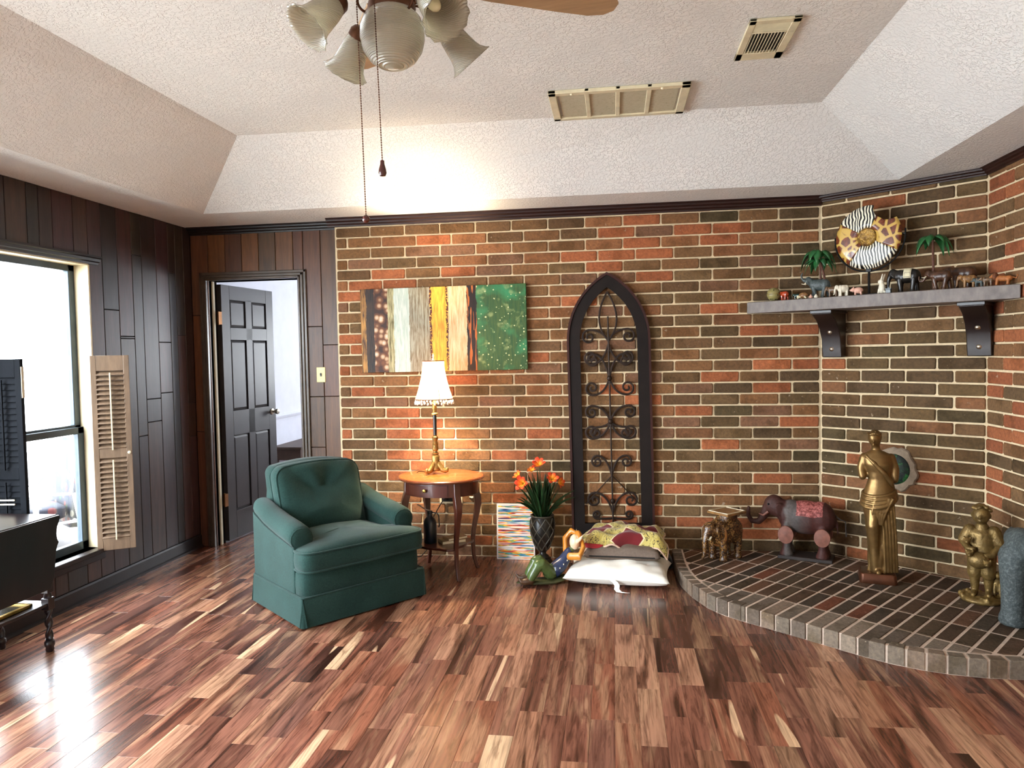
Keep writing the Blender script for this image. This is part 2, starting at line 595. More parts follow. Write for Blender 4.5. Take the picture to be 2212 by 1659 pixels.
def small_painting_mat():
    nt = NT('striped_canvas')
    v = nt.coords('Generated', (1.2, 1, 46))
    n1 = nt.noise(v, 1.0, 2, .5, .1)
    n2 = nt.noise(nt.coords('Generated', (2.2, 1, 34), (9, 3, 5)), 1.0, 2, .5, .05)
    H = srgb
    c = nt.ramp(n2.outputs[0], [(.28, H('#1c1f5a')), (.36, H('#2a6fb8')), (.42, H('#56b0c8')), (.47, H('#3f8a4a')), (.51, H('#f2d23c')), (.56, H('#e9862c')), (.61, H('#cf3a2c')), (.68, H('#3b1d52'))])
    m = nt.ramp(n1.outputs[0], [(.50, (1, 1, 1)), (.55, (0, 0, 0))])
    tc = nt.n('ShaderNodeTexCoord'); sx = nt.n('ShaderNodeSeparateXYZ'); nt.l(tc.outputs['Generated'], sx.inputs[0])
    e = nt.math('LESS_THAN', nt.math('ABSOLUTE', nt.math('SUBTRACT', sx.outputs[0], .5)), .465)
    e2 = nt.math('LESS_THAN', nt.math('ABSOLUTE', nt.math('SUBTRACT', sx.outputs[2], .5)), .475)
    m = nt.math('MULTIPLY', m, nt.math('MULTIPLY', e, e2))
    nt.col(nt.mix(m, H('#efe9ee'), c))
    nt.set(rough=.6)


small_painting_mat()


# ================================================================== SETTING
H_ROW = 0.0775
L_BRK = 0.2587
Z_TOP = 2.4025
Z_SOF = 2.467
X_L, X_R = -1.22, 4.115
B0 = Vector((3.373, 0, 0))
DB = Vector((0.7776, -0.6288, 0))
NB = Vector((-0.6288, -0.7776, 0))
TH_B = math.atan2(DB.y, DB.x)
LEN_B = 0.954


def onB(s, D, z):
    p = B0 + DB * s + NB * D
    return Vector((p.x, p.y, z))


class Joined:
    """many small pieces in one mesh, each with its own tint"""
    def __init__(s): s.mb = MB(); s.t = []; s.r = []

    def add(s, me, m, tint, rnd):
        b = len(s.mb.f)
        s.mb.add([v.co for v in me.vertices], [tuple(p.vertices) for p in me.polygons], m)
        for _ in range(len(s.mb.f) - b): s.t.append(tint); s.r.append(rnd)

    def build(s, name, mat, parent):
        me = bpy.data.meshes.new(name)
        me.from_pydata(s.mb.v, [], s.mb.f)
        me.attributes.new('tint', 'FLOAT_COLOR', 'CORNER')
        me.attributes.new('rnd', 'FLOAT', 'CORNER')
        a = me.attributes['tint']; b = me.attributes['rnd']
        ca = []; cb = []
        for p in me.polygons:
            t = s.t[p.index]
            for _ in range(p.loop_total): ca += [t[0], t[1], t[2], 1]; cb.append(s.r[p.index])
        a.data.foreach_set('color', ca)
        b.data.foreach_set('value', cb)
        me.materials.append(mat)
        me.update()
        o = bpy.data.objects.new(name, me); COL.objects.link(o)
        o.parent = parent
        o['kind'] = 'stuff'
        return o


def brick_mesh(w, hgt, depth, seed, cut=.006, ch=.005):
    rg = random.Random(seed)
    j = lambda a: rg.uniform(-a, a)
    a, b = w / 2, hgt / 2
    c = min(cut, w * .2)
    out = [(-a + c, -b), (a - c, -b), (a, -b + c), (a, b - c), (a - c, b), (-a + c, b), (-a, b - c), (-a, -b + c)]
    out = [(x + j(.0015), z + j(.0015)) for x, z in out]
    k = 1 - ch / b * .8; kx = 1 - ch / a
    v = [(x, depth, z) for x, z in out] + [(x, ch, z) for x, z in out] + [(x * kx, j(.001), z * k) for x, z in out]
    f = []
    for r in (0, 8):
        f += [(r + i, r + (i + 1) % 8, r + 8 + (i + 1) % 8, r + 8 + i) for i in range(8)]
    f.append(tuple(16 + i for i in range(8)))
    m = MB(); m.add(v, f)
    return m.mesh('brick', True, 35)


_bm = {}


def get_brick(w, hgt, rg, depth=.035):
    key = (round(w, 3), round(hgt, 3), rg.randrange(3), depth)
    if key not in _bm: _bm[key] = brick_mesh(w, hgt, depth, hash(key[:3]) & 999)
    return _bm[key]


PAL_W = [('#755840', 5), ('#69503c', 4), ('#7f5c42', 5), ('#8a5f45', 4), ('#9a5d42', 4), ('#a8674a', 1.8), ('#7a5a4a', 4), ('#6f5943', 3)]
PAL_B = [('#67503a', 5), ('#5f4d38', 4), ('#574636', 4), ('#705640', 4), ('#7a5640', 3), ('#8a543b', 1.5), ('#524634', 2)]
PAL_C = [('#8f563f', 4), ('#9c6146', 3), ('#6c543f', 4), ('#5c4a39', 3), ('#775740', 4)]
PAL_H = [('#584231', 5), ('#4a3829', 4), ('#644632', 4), ('#50402f', 4), ('#70412c', 1.2), ('#463a2e', 2)]


def pick(pal, rg, warm=(1, 1, 1)):
    t = rg.uniform(0, sum(p[1] for p in pal))
    for c, wt in pal:
        t -= wt
        if t <= 0: break
    k = rg.uniform(.88, 1.14)
    return tuple(min(1, x * k * w_) for x, w_ in zip(srgb(c), warm))


def brick_wall(parent, M0, length, joints_odd, joints_even, pal, seed, limit=300, score=None, top_row=True):
    rg = random.Random(seed)
    items = []
    for k in range(0 if top_row else 1, 32):
        if k == 0: zc, hh = Z_TOP + .030, .052
        else: zc, hh = Z_TOP - (k - .5) * H_ROW, H_ROW - .011
        js = joints_odd if k % 2 else joints_even
        xs = [0.0] + [j for j in js if .03 < j < length - .03] + [length]
        for a, b in zip(xs[:-1], xs[1:]):
            w = round(b - a - .011, 3)
            me = get_brick(w, hh, rg)
            pr = pal(zc, (a + b) / 2) if callable(pal) else pal
            items.append(((a + b) / 2 + rg.uniform(-.0015, .0015), zc + rg.uniform(-.0012, .0012), rg.uniform(-.0025, .0025), me, pick(pr, rg, (1.06, 1.0, .80)), rg.random(), k))
    if score: items.sort(key=lambda it: -score(it[0], it[1], it[6]))
    jn = Joined()
    for i, (x, z, dy, me, c, r, k) in enumerate(items):
        m = M0 @ T(x, dy, z)
        if i < limit:
            o = bpy.data.objects.new('brick', me); COL.objects.link(o)
            o.parent = parent
            o.matrix_local = m
            o.color = (*c, 1)
        else:
            jn.add(me, m, c, r)
    for me in set(it[3] for it in items):
        if not me.materials: me.materials.append(MAT['brick'])
    if jn.mb.v: jn.build('brick_fill', MAT['brick_joined'], parent)


# ---- brick wall behind everything
wall_back = struct(MB().box(-.008, 3.40, .009, .16, 0, Z_SOF + .02).build('wall_back', MAT['mortar'], smooth=False))


def score_back(x, z, k):
    s = 1.0 + x * .05
    if k == 0: s -= 2
    if .22 < x < 1.36 and 1.38 < z < 1.92: s -= 3
    if x < .45 and z < .72: s -= 2
    if 1.2 < x < 2.3 and z < .2: s -= 1
    if x > 3.1 and z < .45: s -= .3
    return s


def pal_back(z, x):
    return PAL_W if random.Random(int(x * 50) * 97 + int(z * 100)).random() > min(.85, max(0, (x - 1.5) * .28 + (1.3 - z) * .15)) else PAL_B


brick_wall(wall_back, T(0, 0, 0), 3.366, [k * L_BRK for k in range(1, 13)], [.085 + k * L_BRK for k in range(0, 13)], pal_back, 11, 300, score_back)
wall_corner = struct(MB().box(-.06, LEN_B + .06, .0095, .15, 0, Z_SOF + .02, T(*B0) @ Rz(TH_B)).build('wall_corner', MAT['mortar'], smooth=False))
brick_wall(wall_corner, T(*B0) @ Rz(TH_B), LEN_B, [.256 + k * .2675 for k in range(3)], [.163 + k * .2675 for k in range(4)], PAL_B, 12)
C0 = Vector((4.115, -.600, 0))
wall_right = MB()
wall_right.box(-.08, 6.7, .009, .15, 0, Z_SOF + .02, T(*C0) @ Rz(-PI / 2))
wall_right = struct(wall_right.build('wall_right', MAT['mortar'], smooth=False))
brick_wall(wall_right, T(*C0) @ Rz(-PI / 2), 2.2, [.265 + k * L_BRK for k in range(8)], [.176 + k * L_BRK for k in range(8)], PAL_C, 13, 300, lambda x, z, k: -x)

# ---- floor
base = struct(MB().box(-2.6, 4.4, -7.4, 3.8, -.08, -.006).build('floor', MAT['floor_gap'], smooth=False))
PW = .0966
FL_PAL = [('#825443', 5), ('#714839', 4), ('#91614e', 5), ('#603d32', 3), ('#a17259', 3), ('#b08268', 2), ('#845848', 4), ('#8c5742', 3)]
_pm = {}


def plank_mesh(ln):
    if ln not in _pm:
        e = .0006
        a, b = PW / 2 - .0004, ln / 2 - .0005
        v = [(-a, -b, -.01), (a, -b, -.01), (a, b, -.01), (-a, b, -.01), (-a, -b, -.0006), (a, -b, -.0006), (a, b, -.0006), (-a, b, -.0006),
             (-a + e, -b + e, 0), (a - e, -b + e, 0), (a - e, b - e, 0), (-a + e, b - e, 0)]
        f = []
        for r in (0, 4): f += [(r + i, r + (i + 1) % 4, r + 4 + (i + 1) % 4, r + 4 + i) for i in range(4)]
        f.append((8, 9, 10, 11))
        me = bpy.data.meshes.new('plank'); me.from_pydata(v, [], f); me.update()
        me.materials.append(MAT['plank'])
        _pm[ln] = me
    return _pm[ln]


rg = random.Random(5)
pl = []
i = 0
x = X_L + .02
while x < 4.12:
    y = -7.2 - rg.uniform(0, .5)
    while y < .12:
        ln = rg.choice((.40, .46, .52, .60))
        if y + ln > .06: ln = round(.125 - y, 2)
        pl.append((x + PW / 2, y + ln / 2, ln, pick(FL_PAL, rg), rg.random()))
        y += ln
    x += PW
for xx in [(-1.20 + PW * k) for k in range(24)]:      # the next room
    y = .13
    while y < 3.3:
        ln = rg.choice((.20, .40, .46, .52, .60) if y < .2 else (.40, .46, .52, .60))
        pl.append((xx + PW / 2, y + ln / 2, ln, pick(FL_PAL, rg), rg.random()))
        y += ln


def plank_score(p):
    d = Vector((p[0], p[1], 0)) - CAM
    z = d.dot(fw)
    if z < .3: return -9
    px = 1106 + 1558 * d.dot(r2) / z; py = 829 - 1558 * d.dot(u2) / z
    if not (-60 < px < 2272 and py < 1720): return -5
    s = 1 / z
    if -.1 < p[0] < .75 and -1.35 < p[1] < -.6: s -= .25
    if p[0] > 2.5 and p[1] > -1.1: s -= 1
    return s


pl.sort(key=lambda p: -plank_score(p))
jn = Joined()
for i, (x, y, ln, c, r) in enumerate(pl):
    me = plank_mesh(ln)
    if i < 300:
        o = bpy.data.objects.new('plank', me); COL.objects.link(o); o.parent = base; o.location = (x, y, 0); o.color = (*c, 1)
    else:
        jn.add(me, T(x, y, 0), c, r)
jn.build('plank_fill', MAT['plank_joined'], base)

# ---- ceiling with its raised tray
cv = [(-1.45, .3, Z_SOF), (4.35, .3, Z_SOF), (4.35, -7.4, Z_SOF), (-1.45, -7.4, Z_SOF),
      (-.800, -.384, Z_SOF), (3.712, -.400, Z_SOF), (3.735, -6.6, Z_SOF), (-.83, -6.6, Z_SOF),
      (-.222, -.955, 2.80), (3.138, -.885, 2.80), (3.15, -6.05, 2.80), (-.30, -6.05, 2.80)]
cf = [(0, 1, 5, 4), (1, 2, 6, 5), (2, 3, 7, 6), (3, 0, 4, 7), (4, 5, 9, 8), (5, 6, 10, 9), (6, 7, 11, 10), (7, 4, 8, 11), (8, 9, 10, 11)]
struct(MB().add(cv, cf).build('ceiling', MAT['ceiling_paint'], smooth=False))


# ---- crown moulding
def crown(name, p0, p1, inward, mat, zb=2.405, zt=2.4665, dp=.052):
    p0 = Vector((*p0, 0)); p1 = Vector((*p1, 0)); nrm = Vector((*inward, 0)).normalized()
    hh = zt - zb
    prof = [(0, 0), (.012, 0), (.014, .18 * hh), (.024, .30 * hh), (.026, .48 * hh), (.040, .62 * hh), (.042, .82 * hh), (dp, .90 * hh), (dp, hh), (0, hh)]
    rings = [[p + nrm * a + Vector((0, 0, zb + b)) for a, b in prof] for p in (p0, p1)]
    return struct(MB().loft(rings).build(name, mat, ang=25))


crown('trim_1', (-.055, 0), (3.375, 0), (0, -1), MAT['dark_trim'])
crown('trim_2', (B0.x - .01, 0), (4.115, -.60), (NB.x, NB.y), MAT['dark_trim'], zb=2.425, dp=.035)
crown('trim_3', (4.115, -.585), (4.115, -7.2), (-1, 0), MAT['dark_trim'], zb=2.425, dp=.05)
crown('trim_4', (-1.22, .12), (0, .12), (0, -1), MAT['trim_glossy'], zb=2.41)

# ---- panelled wall with the door
YP = .12
DX0, DX1, DZ = -1.086, -.348, 2.062
wb = MB()
wb.box(-1.40, DX0, YP + .012, YP + .12, 0, Z_SOF + .02).box(DX1, .0, YP + .012, YP + .12, 0, Z_SOF + .02).box(DX0, DX1, YP + .012, YP + .12, DZ, Z_SOF + .02)
wall_panel = struct(wb.build('wall_door', MAT['panel_groove'], smooth=False))
PAN = ['#3a2417', '#4a2d1c', '#54331f', '#432a1c', '#5c3a26']


def board(parent, axis, u0, u1, z0, z1, plane, col, g=.0022):
    """vertical board on a wall; axis 'x': wall faces -y at y=plane; axis 'y': wall faces +x at x=plane"""
    if u1 - u0 < .01 or z1 - z0 < .01: return
    e = .002
    a, b = (u1 - u0) / 2 - g, (z1 - z0) / 2 - g
    t = .012
    v = [(-a, t, -b), (a, t, -b), (a, t, b), (-a, t, b), (-a, e, -b), (a, e, -b), (a, e, b), (-a, e, b), (-a + e, 0, -b + e), (a - e, 0, -b + e), (a - e, 0, b - e), (-a + e, 0, b - e)]
    f = []
    for r in (0, 4): f += [(r + i, r + (i + 1) % 4, r + 4 + (i + 1) % 4, r + 4 + i) for i in range(4)]
    f.append((8, 9, 10, 11))
    o = MB().add(v, f).build('board', MAT['panel_board'], parent, smooth=False)
    zc = (z0 + z1) / 2; uc = (u0 + u1) / 2
    o.location = (uc, plane, zc) if axis == 'x' else (plane, uc, zc)
    if axis == 'y': o.rotation_euler = (0, 0, PI / 2)
    o.color = (*col, 1)
    return o


rg = random.Random(3)
ed = [-1.22, -1.08, -.936, -.801, -.664, -.528, -.388, -.309, -.170, -.002]
for a, b in zip(ed[:-1], ed[1:]):
    col = lambda: tuple(x * rg.uniform(.85, 1.15) for x in srgb(rg.choice(['#5e3b20', '#6b4426', '#57361e'])))
    z0 = 0.0
    cuts = []
    if a == -.309: cuts = [.778, 1.163, 1.693]
    elif a == -.170: cuts = [.32, 1.165, 1.553]
    elif a == -1.22: cuts = [.9, 1.8]
    if DX0 - .02 < a and b < DX1 + .06: z0 = DZ + .01
    if a == -1.08: z0 = DZ + .01
    zz = [z0] + cuts + [2.415]
    for z_a, z_b in zip(zz[:-1], zz[1:]): board(wall_panel, 'x', a, b, z_a, z_b, YP, col())

# ---- door casing, jambs
trim = MB()
for (a, b, dpt) in ((0, .018, .030), (.018, .040, .022), (.040, .062, .014)):
    yy = YP - dpt
    trim.box(DX1 + a, DX1 + b, yy, YP, 0, DZ + b)
    trim.box(DX0 - b, DX0 - a, yy, YP, 0, DZ + b)
    trim.box(DX0 - b, DX1 + b, yy, YP, DZ + a, DZ + b)
struct(trim.build('trim_5', MAT['casing'], bevel=.004))
jb = MB()
jb.box(DX1 - .0, DX1 + .014, YP, YP + .13, 0, DZ).box(DX0 - .014, DX0, YP, YP + .13, 0, DZ).box(DX0, DX1, YP, YP + .13, DZ, DZ + .014)
struct(jb.build('trim_6', MAT['casing'], smooth=False))
struct(MB().box(DX0 - .001, DX0 + .012, YP + .05, YP + .075, 0, DZ).build('trim_7', MAT['cream_edge'], smooth=False))

# ---- six panel door standing open into the next room
DW, DH = .715, 2.035
hx, hy = DX0 + .018, YP + .125
ang = math.atan2(.71, .075)
door = thing('door_1', 'open dark brown six panel door swung into the pale room beyond', 'door', (hx, hy, .012), ang, kind='structure')
d = MB()
st, ms, t = .105, .085, .018
d.box(0, st, -t, t, 0, DH).box(DW - st, DW, -t, t, 0, DH).box(DW / 2 - ms / 2, DW / 2 + ms / 2, -t, t, .2, DH - .1)
rails = [(0, .22), (.83, 1.03), (1.60, 1.70), (1.92, DH)]
for a, b in rails: d.box(st, DW - st, -t, t, a, b)
d.build('door_leaf', MAT['door_paint'], door, bevel=.002)
for z0, z1 in ((.22, .83), (1.03, 1.60), (1.70, 1.92)):
    for xa, xb in ((st, DW / 2 - ms / 2), (DW / 2 + ms / 2, DW - st)):
        q = MB()
        e = .022
        for sg in (-1, 1):
            o_, i_ = .006 * sg, .013 * sg
            q.add([(xa, o_ * .3, z0), (xb, o_ * .3, z0), (xb, o_ * .3, z1), (xa, o_ * .3, z1), (xa + e, i_, z0 + e), (xb - e, i_, z0 + e), (xb - e, i_, z1 - e), (xa + e, i_, z1 - e)],
                  [(0, 1, 5, 4), (1, 2, 6, 5), (2, 3, 7, 6), (3, 0, 4, 7), (4, 5, 6, 7)])
        q.build('panel', MAT['door_paint'], door, smooth=False)
k = MB()
for sg in (-1, 1):
    mm = T(DW - .06, 0, .98) @ Rx(-sg * PI / 2)
    k.lathe([(.0, .016), (.026, .018), (.026, .024), (.011, .028), (.010, .05), (.018, .055), (.024, .068), (.022, .08), (.0, .084)], 18, mm)
k.build('door_knob', MAT['brushed_nickel'], door)
for zz in (.28, 1.72):
    q = MB()
    q.box(-.016, .0, -.02, .022, zz, zz + .10)
    q.tube([(-.012, .0, zz - .003), (-.012, .0, zz + .103)], .007, 8)
    q.box(-.04, -.012, -.02, -.016, zz, zz + .10)
    q.build('hinge', MAT['hinge_brass'], door)

# ---- next room
nr = MB()
nr.box(-1.45, -1.30, .24, 3.7, 0, 2.6)                     # its left wall
nr2 = MB()
nr2.box(-1.45, .2, 3.6, 3.75, 0, 2.6).box(1.1, 1.6, 3.6, 3.75, 0, 2.6).box(.2, 1.1, 3.6, 3.75, 2.0, 2.6).box(.2, 1.1, 3.6, 3.75, 0, 1.0)  # opening added out of sight so daylight brightens this room
nr3 = MB().box(1.3, 1.45, .24, 3.7, 0, 2.6)
struct(nr.build('wall_hall_left', MAT['white_paint'], smooth=False))
struct(nr2.build('wall_hall_back', MAT['white_paint'], smooth=False))
struct(nr3.build('wall_hall_right', MAT['white_paint'], smooth=False))
struct(MB().box(-1.30, 1.3, .24, .26, DZ + .10, 2.6).box(DX1 + .08, 1.3, .24, .26, 0, 2.6).box(-1.30, DX0 - .08, .24, .26, 0, 2.6).build('wall_hall_front', MAT['white_paint'], smooth=False))
struct(MB().box(-1.45, 1.45, .2, 3.75, 2.55, 2.62).build('ceiling_hall', MAT['white_paint'], smooth=False))
cr = MB()
rings = [[Vector((-1.30 + a, y, .835 + b)) for a, b in ((0, 0), (.008, 0), (.010, .018), (.018, .03), (.024, .05), (.012, .062), (.0, .064))] for y in (.25, 3.6)]
cr.loft(rings)
struct(cr.build('trim_8', MAT['white_paint'], ang=25))
struct(MB().box(-1.30, -1.285, .25, 3.6, 0, .10).build('baseboard_hall', MAT['white_paint'], bevel=.004))
portal('portal_hall', (.65, 3.76, 1.5), (-PI / 2, 0, 0), .9, 1.0)

# ---- left wall with window
WY0, WY1, WZ0, WZ1 = -2.76, -.985, .292, 2.062
GY0, GY1, GZ1 = -5.9, -3.1, 2.25                            # added glazed opening further back, sized for its light
lw = MB()
for (a, b, z0, z1) in ((-7.4, GY0, 0, 2.6), (GY0, GY1, GZ1, 2.6), (GY1, WY0, 0, 2.6), (WY0, WY1, 0, WZ0), (WY0, WY1, WZ1, 2.6), (WY1, .24, 0, 2.6)):
    lw.box(X_L - .14, X_L - .012, a, b, z0, z1)
wall_left = struct(lw.build('wall_left', MAT['panel_groove'], smooth=False))
rg = random.Random(21)
y = .12
PL = ['#30231f', '#392923', '#2b211f', '#412e27', '#3a2c28']
while y > -3.0:
    wd = rg.choice((.085, .10, .12, .145, .16))
    a, b = y - wd, y
    spans = [(.095, Z_SOF)]
    if b > WY0 - .02 and a < WY1 - .01: spans = [(.095, WZ0 - .02), (WZ1 + .03, Z_SOF)]
    if a < WY1 < b - .02:
        board(wall_left, 'y', WY1, b, .095, Z_SOF, X_L, srgb(rg.choice(PL)))
        b = WY1
        spans = [(.095, WZ0 - .02), (WZ1 + .03, Z_SOF)]
    for z0, z1 in spans:
        cuts = sorted(rg.uniform(z0 + .25, z1 - .25) for _ in range(2 if rg.random() < .6 else 1)) if z1 - z0 > 1 else []
        zz = [z0] + cuts + [z1]
        for z_a, z_b in zip(zz[:-1], zz[1:]):
            board(wall_left, 'y', a, b, z_a, z_b, X_L, tuple(v * rg.uniform(.8, 1.25) for v in srgb(rg.choice(PL))))
    y -= wd
bb = MB()
rings = [[Vector((X_L + a, y, b)) for a, b in ((0, 0), (.026, 0), (.024, .012), (.014, .018), (.014, .085), (.006, .095), (0, .095))] for y in (-3.05, .115)]
bb.loft(rings)
struct(bb.build('baseboard_left', MAT['trim_glossy'], ang=25))

# window
win = thing('window_1', 'tall bright window with dark sash set deep in panelled wall', 'window', (X_L, (WY0 + WY1) / 2, WZ0), 0, kind='structure')
f = MB()
xr0, xr1 = X_L - .145, X_L - .0
f.box(xr0, xr1, WY1 - .004, WY1 + .012, WZ0, WZ1).box(xr0, xr1, WY0 - .012, WY0 + .004, WZ0, WZ1).box(xr0, xr1, WY0, WY1, WZ1 - .004, WZ1 + .012)
f.build('window_reveal', MAT['reveal'], win, world=True, smooth=False)
f = MB()
f.box(X_L - .15, X_L + .045, WY0 - .05, WY1 + .045, WZ0 - .028, WZ0).box(X_L, X_L + .014, WY0 - .03, WY1 + .03, WZ0 - .075, WZ0 - .028)
f.build('window_sill', MAT['trim_glossy'], win, world=True, bevel=.004)
f = MB()
rings = [[Vector((X_L + a, y, WZ1 + .004 + b)) for a, b in ((0, 0), (.014, 0), (.018, .012), (.030, .018), (.032, .034), (.042, .040), (.042, .052), (0, .052))] for y in (WY0 - .06, WY1 + .07)]
f.loft(rings)
f.build('head_trim', MAT['trim_glossy'], win, world=True, ang=25)
xg = X_L - .115
my = -1.875
for (a, b) in ((my + .03, WY1), (WY0, my - .03)):
    for (z0, z1, xo) in ((1.02, WZ1, 0), (WZ0, 1.055, .02)):
        s_ = MB()
        w_ = .052
        s_.box(xg - .018 + xo, xg + .018 + xo, a, a + w_, z0, z1).box(xg - .018 + xo, xg + .018 + xo, b - w_, b, z0, z1)
        s_.box(xg - .018 + xo, xg + .018 + xo, a, b, z0, z0 + .05).box(xg - .018 + xo, xg + .018 + xo, a, b, z1 - .042, z1)
        so = s_.build('sash', MAT['sash'], win, world=True, bevel=.003)
        g_ = MB().box(xg - .003 + xo, xg + .003 + xo, a + w_, b - w_, z0 + .05, z1 - .042).build('pane', MAT['window_glass'], so, world=False, smooth=False)
        g_.data.transform(TM[win].inverted())
MB().box(xg - .03, xg + .05, my - .035, my + .035, WZ0, WZ1).build('mullion', MAT['sash'], win, world=True, bevel=.003)
portal('portal_window', (X_L - .16, (WY0 + WY1) / 2, (WZ0 + WZ1) / 2), (0, -PI / 2, 0), WZ1 - WZ0, WY1 - WY0)

# unseen glazed door added behind the camera, sized to light the room
gd = thing('added_door_2', 'unseen glazed door added behind the camera to light the room from the left', 'door', (X_L, (GY0 + GY1) / 2, 0), 0, kind='structure')
f = MB()
for a, b in ((GY0, (GY0 + GY1) / 2), ((GY0 + GY1) / 2, GY1)):
    f.box(X_L - .10, X_L - .05, a, a + .07, 0, GZ1).box(X_L - .10, X_L - .05, b - .07, b, 0, GZ1).box(X_L - .10, X_L - .05, a, b, 0, .12).box(X_L - .10, X_L - .05, a, b, GZ1 - .08, GZ1)
f.build('door_frame', MAT['sash'], gd, world=True, bevel=.003)
MB().box(X_L - .078, X_L - .072, GY0 + .02, GY1 - .02, .1, GZ1 - .05).build('pane', MAT['window_glass'], gd, world=True, smooth=False)
portal('portal_added_door', (X_L - .16, (GY0 + GY1) / 2, GZ1 / 2), (0, -PI / 2, 0), GZ1, GY1 - GY0)

# rear wall with windows
YR = -7.2
rw = MB()
RW = []
xs = [-1.4] + [v for a in RW for v in a] + [4.3]
for i in range(0, len(xs), 2): rw.box(xs[i], xs[i + 1], YR - .14, YR, 0, 2.6)
for a, b in RW: rw.box(a, b, YR - .14, YR, 0, .2).box(a, b, YR - .14, YR, 2.25, 2.6)
struct(rw.build('wall_rear', MAT['white_paint'], smooth=False))
for i, (a, b) in enumerate(RW):
    wn = thing('window_%d' % (i + 2), 'wide window in the rear wall behind the camera', 'window', ((a + b) / 2, YR, .55), 0, kind='structure')
    f = MB()
    f.box(a, a + .06, YR - .10, YR - .05, .2, 2.25).box(b - .06, b, YR - .10, YR - .05, .2, 2.25).box(a, b, YR - .10, YR - .05, .2, .26).box(a, b, YR - .10, YR - .05, 2.19, 2.25).box(a, b, YR - .10, YR - .05, 1.30, 1.34)
    f.build('sash', MAT['white_paint'], wn, world=True, bevel=.003)
    MB().box(a + .06, b - .06, YR - .078, YR - .072, .25, 2.2).build('pane', MAT['window_glass'], wn, world=True, smooth=False)
    portal('portal_rear_%d' % i, ((a + b) / 2, YR - .16, 1.225), (PI / 2, 0, 0), b - a, 2.05)


# ================================================================== HEARTH
HZ = .085
outer = [(2.378, -.004), (2.372, -.30), (2.385, -.56), (2.43, -.76), (2.50, -.94), (2.575, -1.05), (2.66, -1.128), (2.80, -1.243), (2.93, -1.352),
         (3.05, -1.455), (3.16, -1.548), (3.25, -1.612), (3.36, -1.665), (3.48, -1.702), (3.62, -1.722), (3.80, -1.722), (4.10, -1.722)]
walls = [(4.104, -.605), (3.369, -.006)]
hearth = thing('hearth_platform', 'low raised brick hearth platform with rounded corners filling the room corner', 'hearth', (3.3, -.8, 0))


def clip(poly, pts):
    """clip convex poly by convex region pts (counter-clockwise)"""
    out = poly
    n = len(pts)
    for i in range(n):
        a = Vector(pts[i]); b = Vector(pts[(i + 1) % n])
        e = b - a
        res = []
        for j in range(len(out)):
            p = Vector(out[j]); q = Vector(out[(j + 1) % len(out)])
            cp = e.x * (p.y - a.y) - e.y * (p.x - a.x); cq = e.x * (q.y - a.y) - e.y * (q.x - a.x)
            if cp >= 0: res.append(tuple(p))
            if cp * cq < 0:
                t = cp / (cp - cq); res.append(tuple(p + (q - p) * t))
        out = res
        if len(out) < 3: return []
    return out


def area(p): return abs(sum(p[i][0] * p[(i + 1) % len(p)][1] - p[(i + 1) % len(p)][0] * p[i][1] for i in range(len(p)))) / 2


core = outer + walls
cen = Vector((3.3, -.75))
def inset_poly(poly, d):
    # ccw convex polygon moved inwards by d
    ar = sum(poly[i][0] * poly[(i + 1) % len(poly)][1] - poly[(i + 1) % len(poly)][0] * poly[i][1] for i in range(len(poly)))
    if ar < 0: poly = poly[::-1]
    P = []
    for q in poly:
        if not P or (Vector(q) - Vector(P[-1])).length > .004: P.append(q)
    if len(P) > 2 and (Vector(P[0]) - Vector(P[-1])).length < .004: P.pop()
    n = len(P); out = []
    if n < 3: return None
    for i in range(n):
        p0, p1, p2 = Vector(P[i - 1]), Vector(P[i]), Vector(P[(i + 1) % n])
        e1 = (p1 - p0).normalized(); e2 = (p2 - p1).normalized()
        n1 = Vector((-e1.y, e1.x)); n2 = Vector((-e2.y, e2.x))
        bis = n1 + n2
        k = d / max(.3, 1 + n1.dot(n2))
        out.append(tuple(p1 + bis * k))
    a2 = sum(out[i][0] * out[(i + 1) % n][1] - out[(i + 1) % n][0] * out[i][1] for i in range(n))
    return out if a2 > .0004 else None


core = [tuple(c) for c in core]
mb = MB().prism(inset_poly(core, .014), 0.0, HZ - .0025)
mb.build('mortar_bed', MAT['mortar_hearth'], hearth, world=True, smooth=False)


def brick_prism(poly, z0, z1, col, gap=.0065, ch=.003):
    c = Vector((sum(p[0] for p in poly) / len(poly), sum(p[1] for p in poly) / len(poly)))
    a, b = inset_poly(poly, gap), inset_poly(poly, gap + ch)
    if a is None or b is None:
        print('SKIP', [tuple(round(t, 3) for t in q) for q in poly]); return None
    o = MB().loft([[(*p, z0) for p in a], [(*p, z1 - ch) for p in a], [(*p, z1) for p in b]]).build('brick', MAT['brick'], hearth, world=True, ang=30)
    cc = Vector((c.x, c.y, 0)) - Vector(hearth.location)
    o.data.transform(T(-cc.x, -cc.y, 0)); o.location = (cc.x, cc.y, 0)
    o.color = (*col, 1)
    return o


rg = random.Random(8)
# border bricks along the rounded ends, upright stretchers along the straight front
def resample(pts, step):
    P = [Vector(p) for p in pts]
    L = [0]
    for a, b in zip(P[:-1], P[1:]): L.append(L[-1] + (b - a).length)
    n = max(1, round(L[-1] / step)); res = []
    for k in range(n + 1):
        t = L[-1] * k / n
        i = max(j for j in range(len(L)) if L[j] <= t + 1e-9); i = min(i, len(P) - 2)
        res.append(P[i].lerp(P[i + 1], (t - L[i]) / max(1e-9, L[i + 1] - L[i])))
    return res


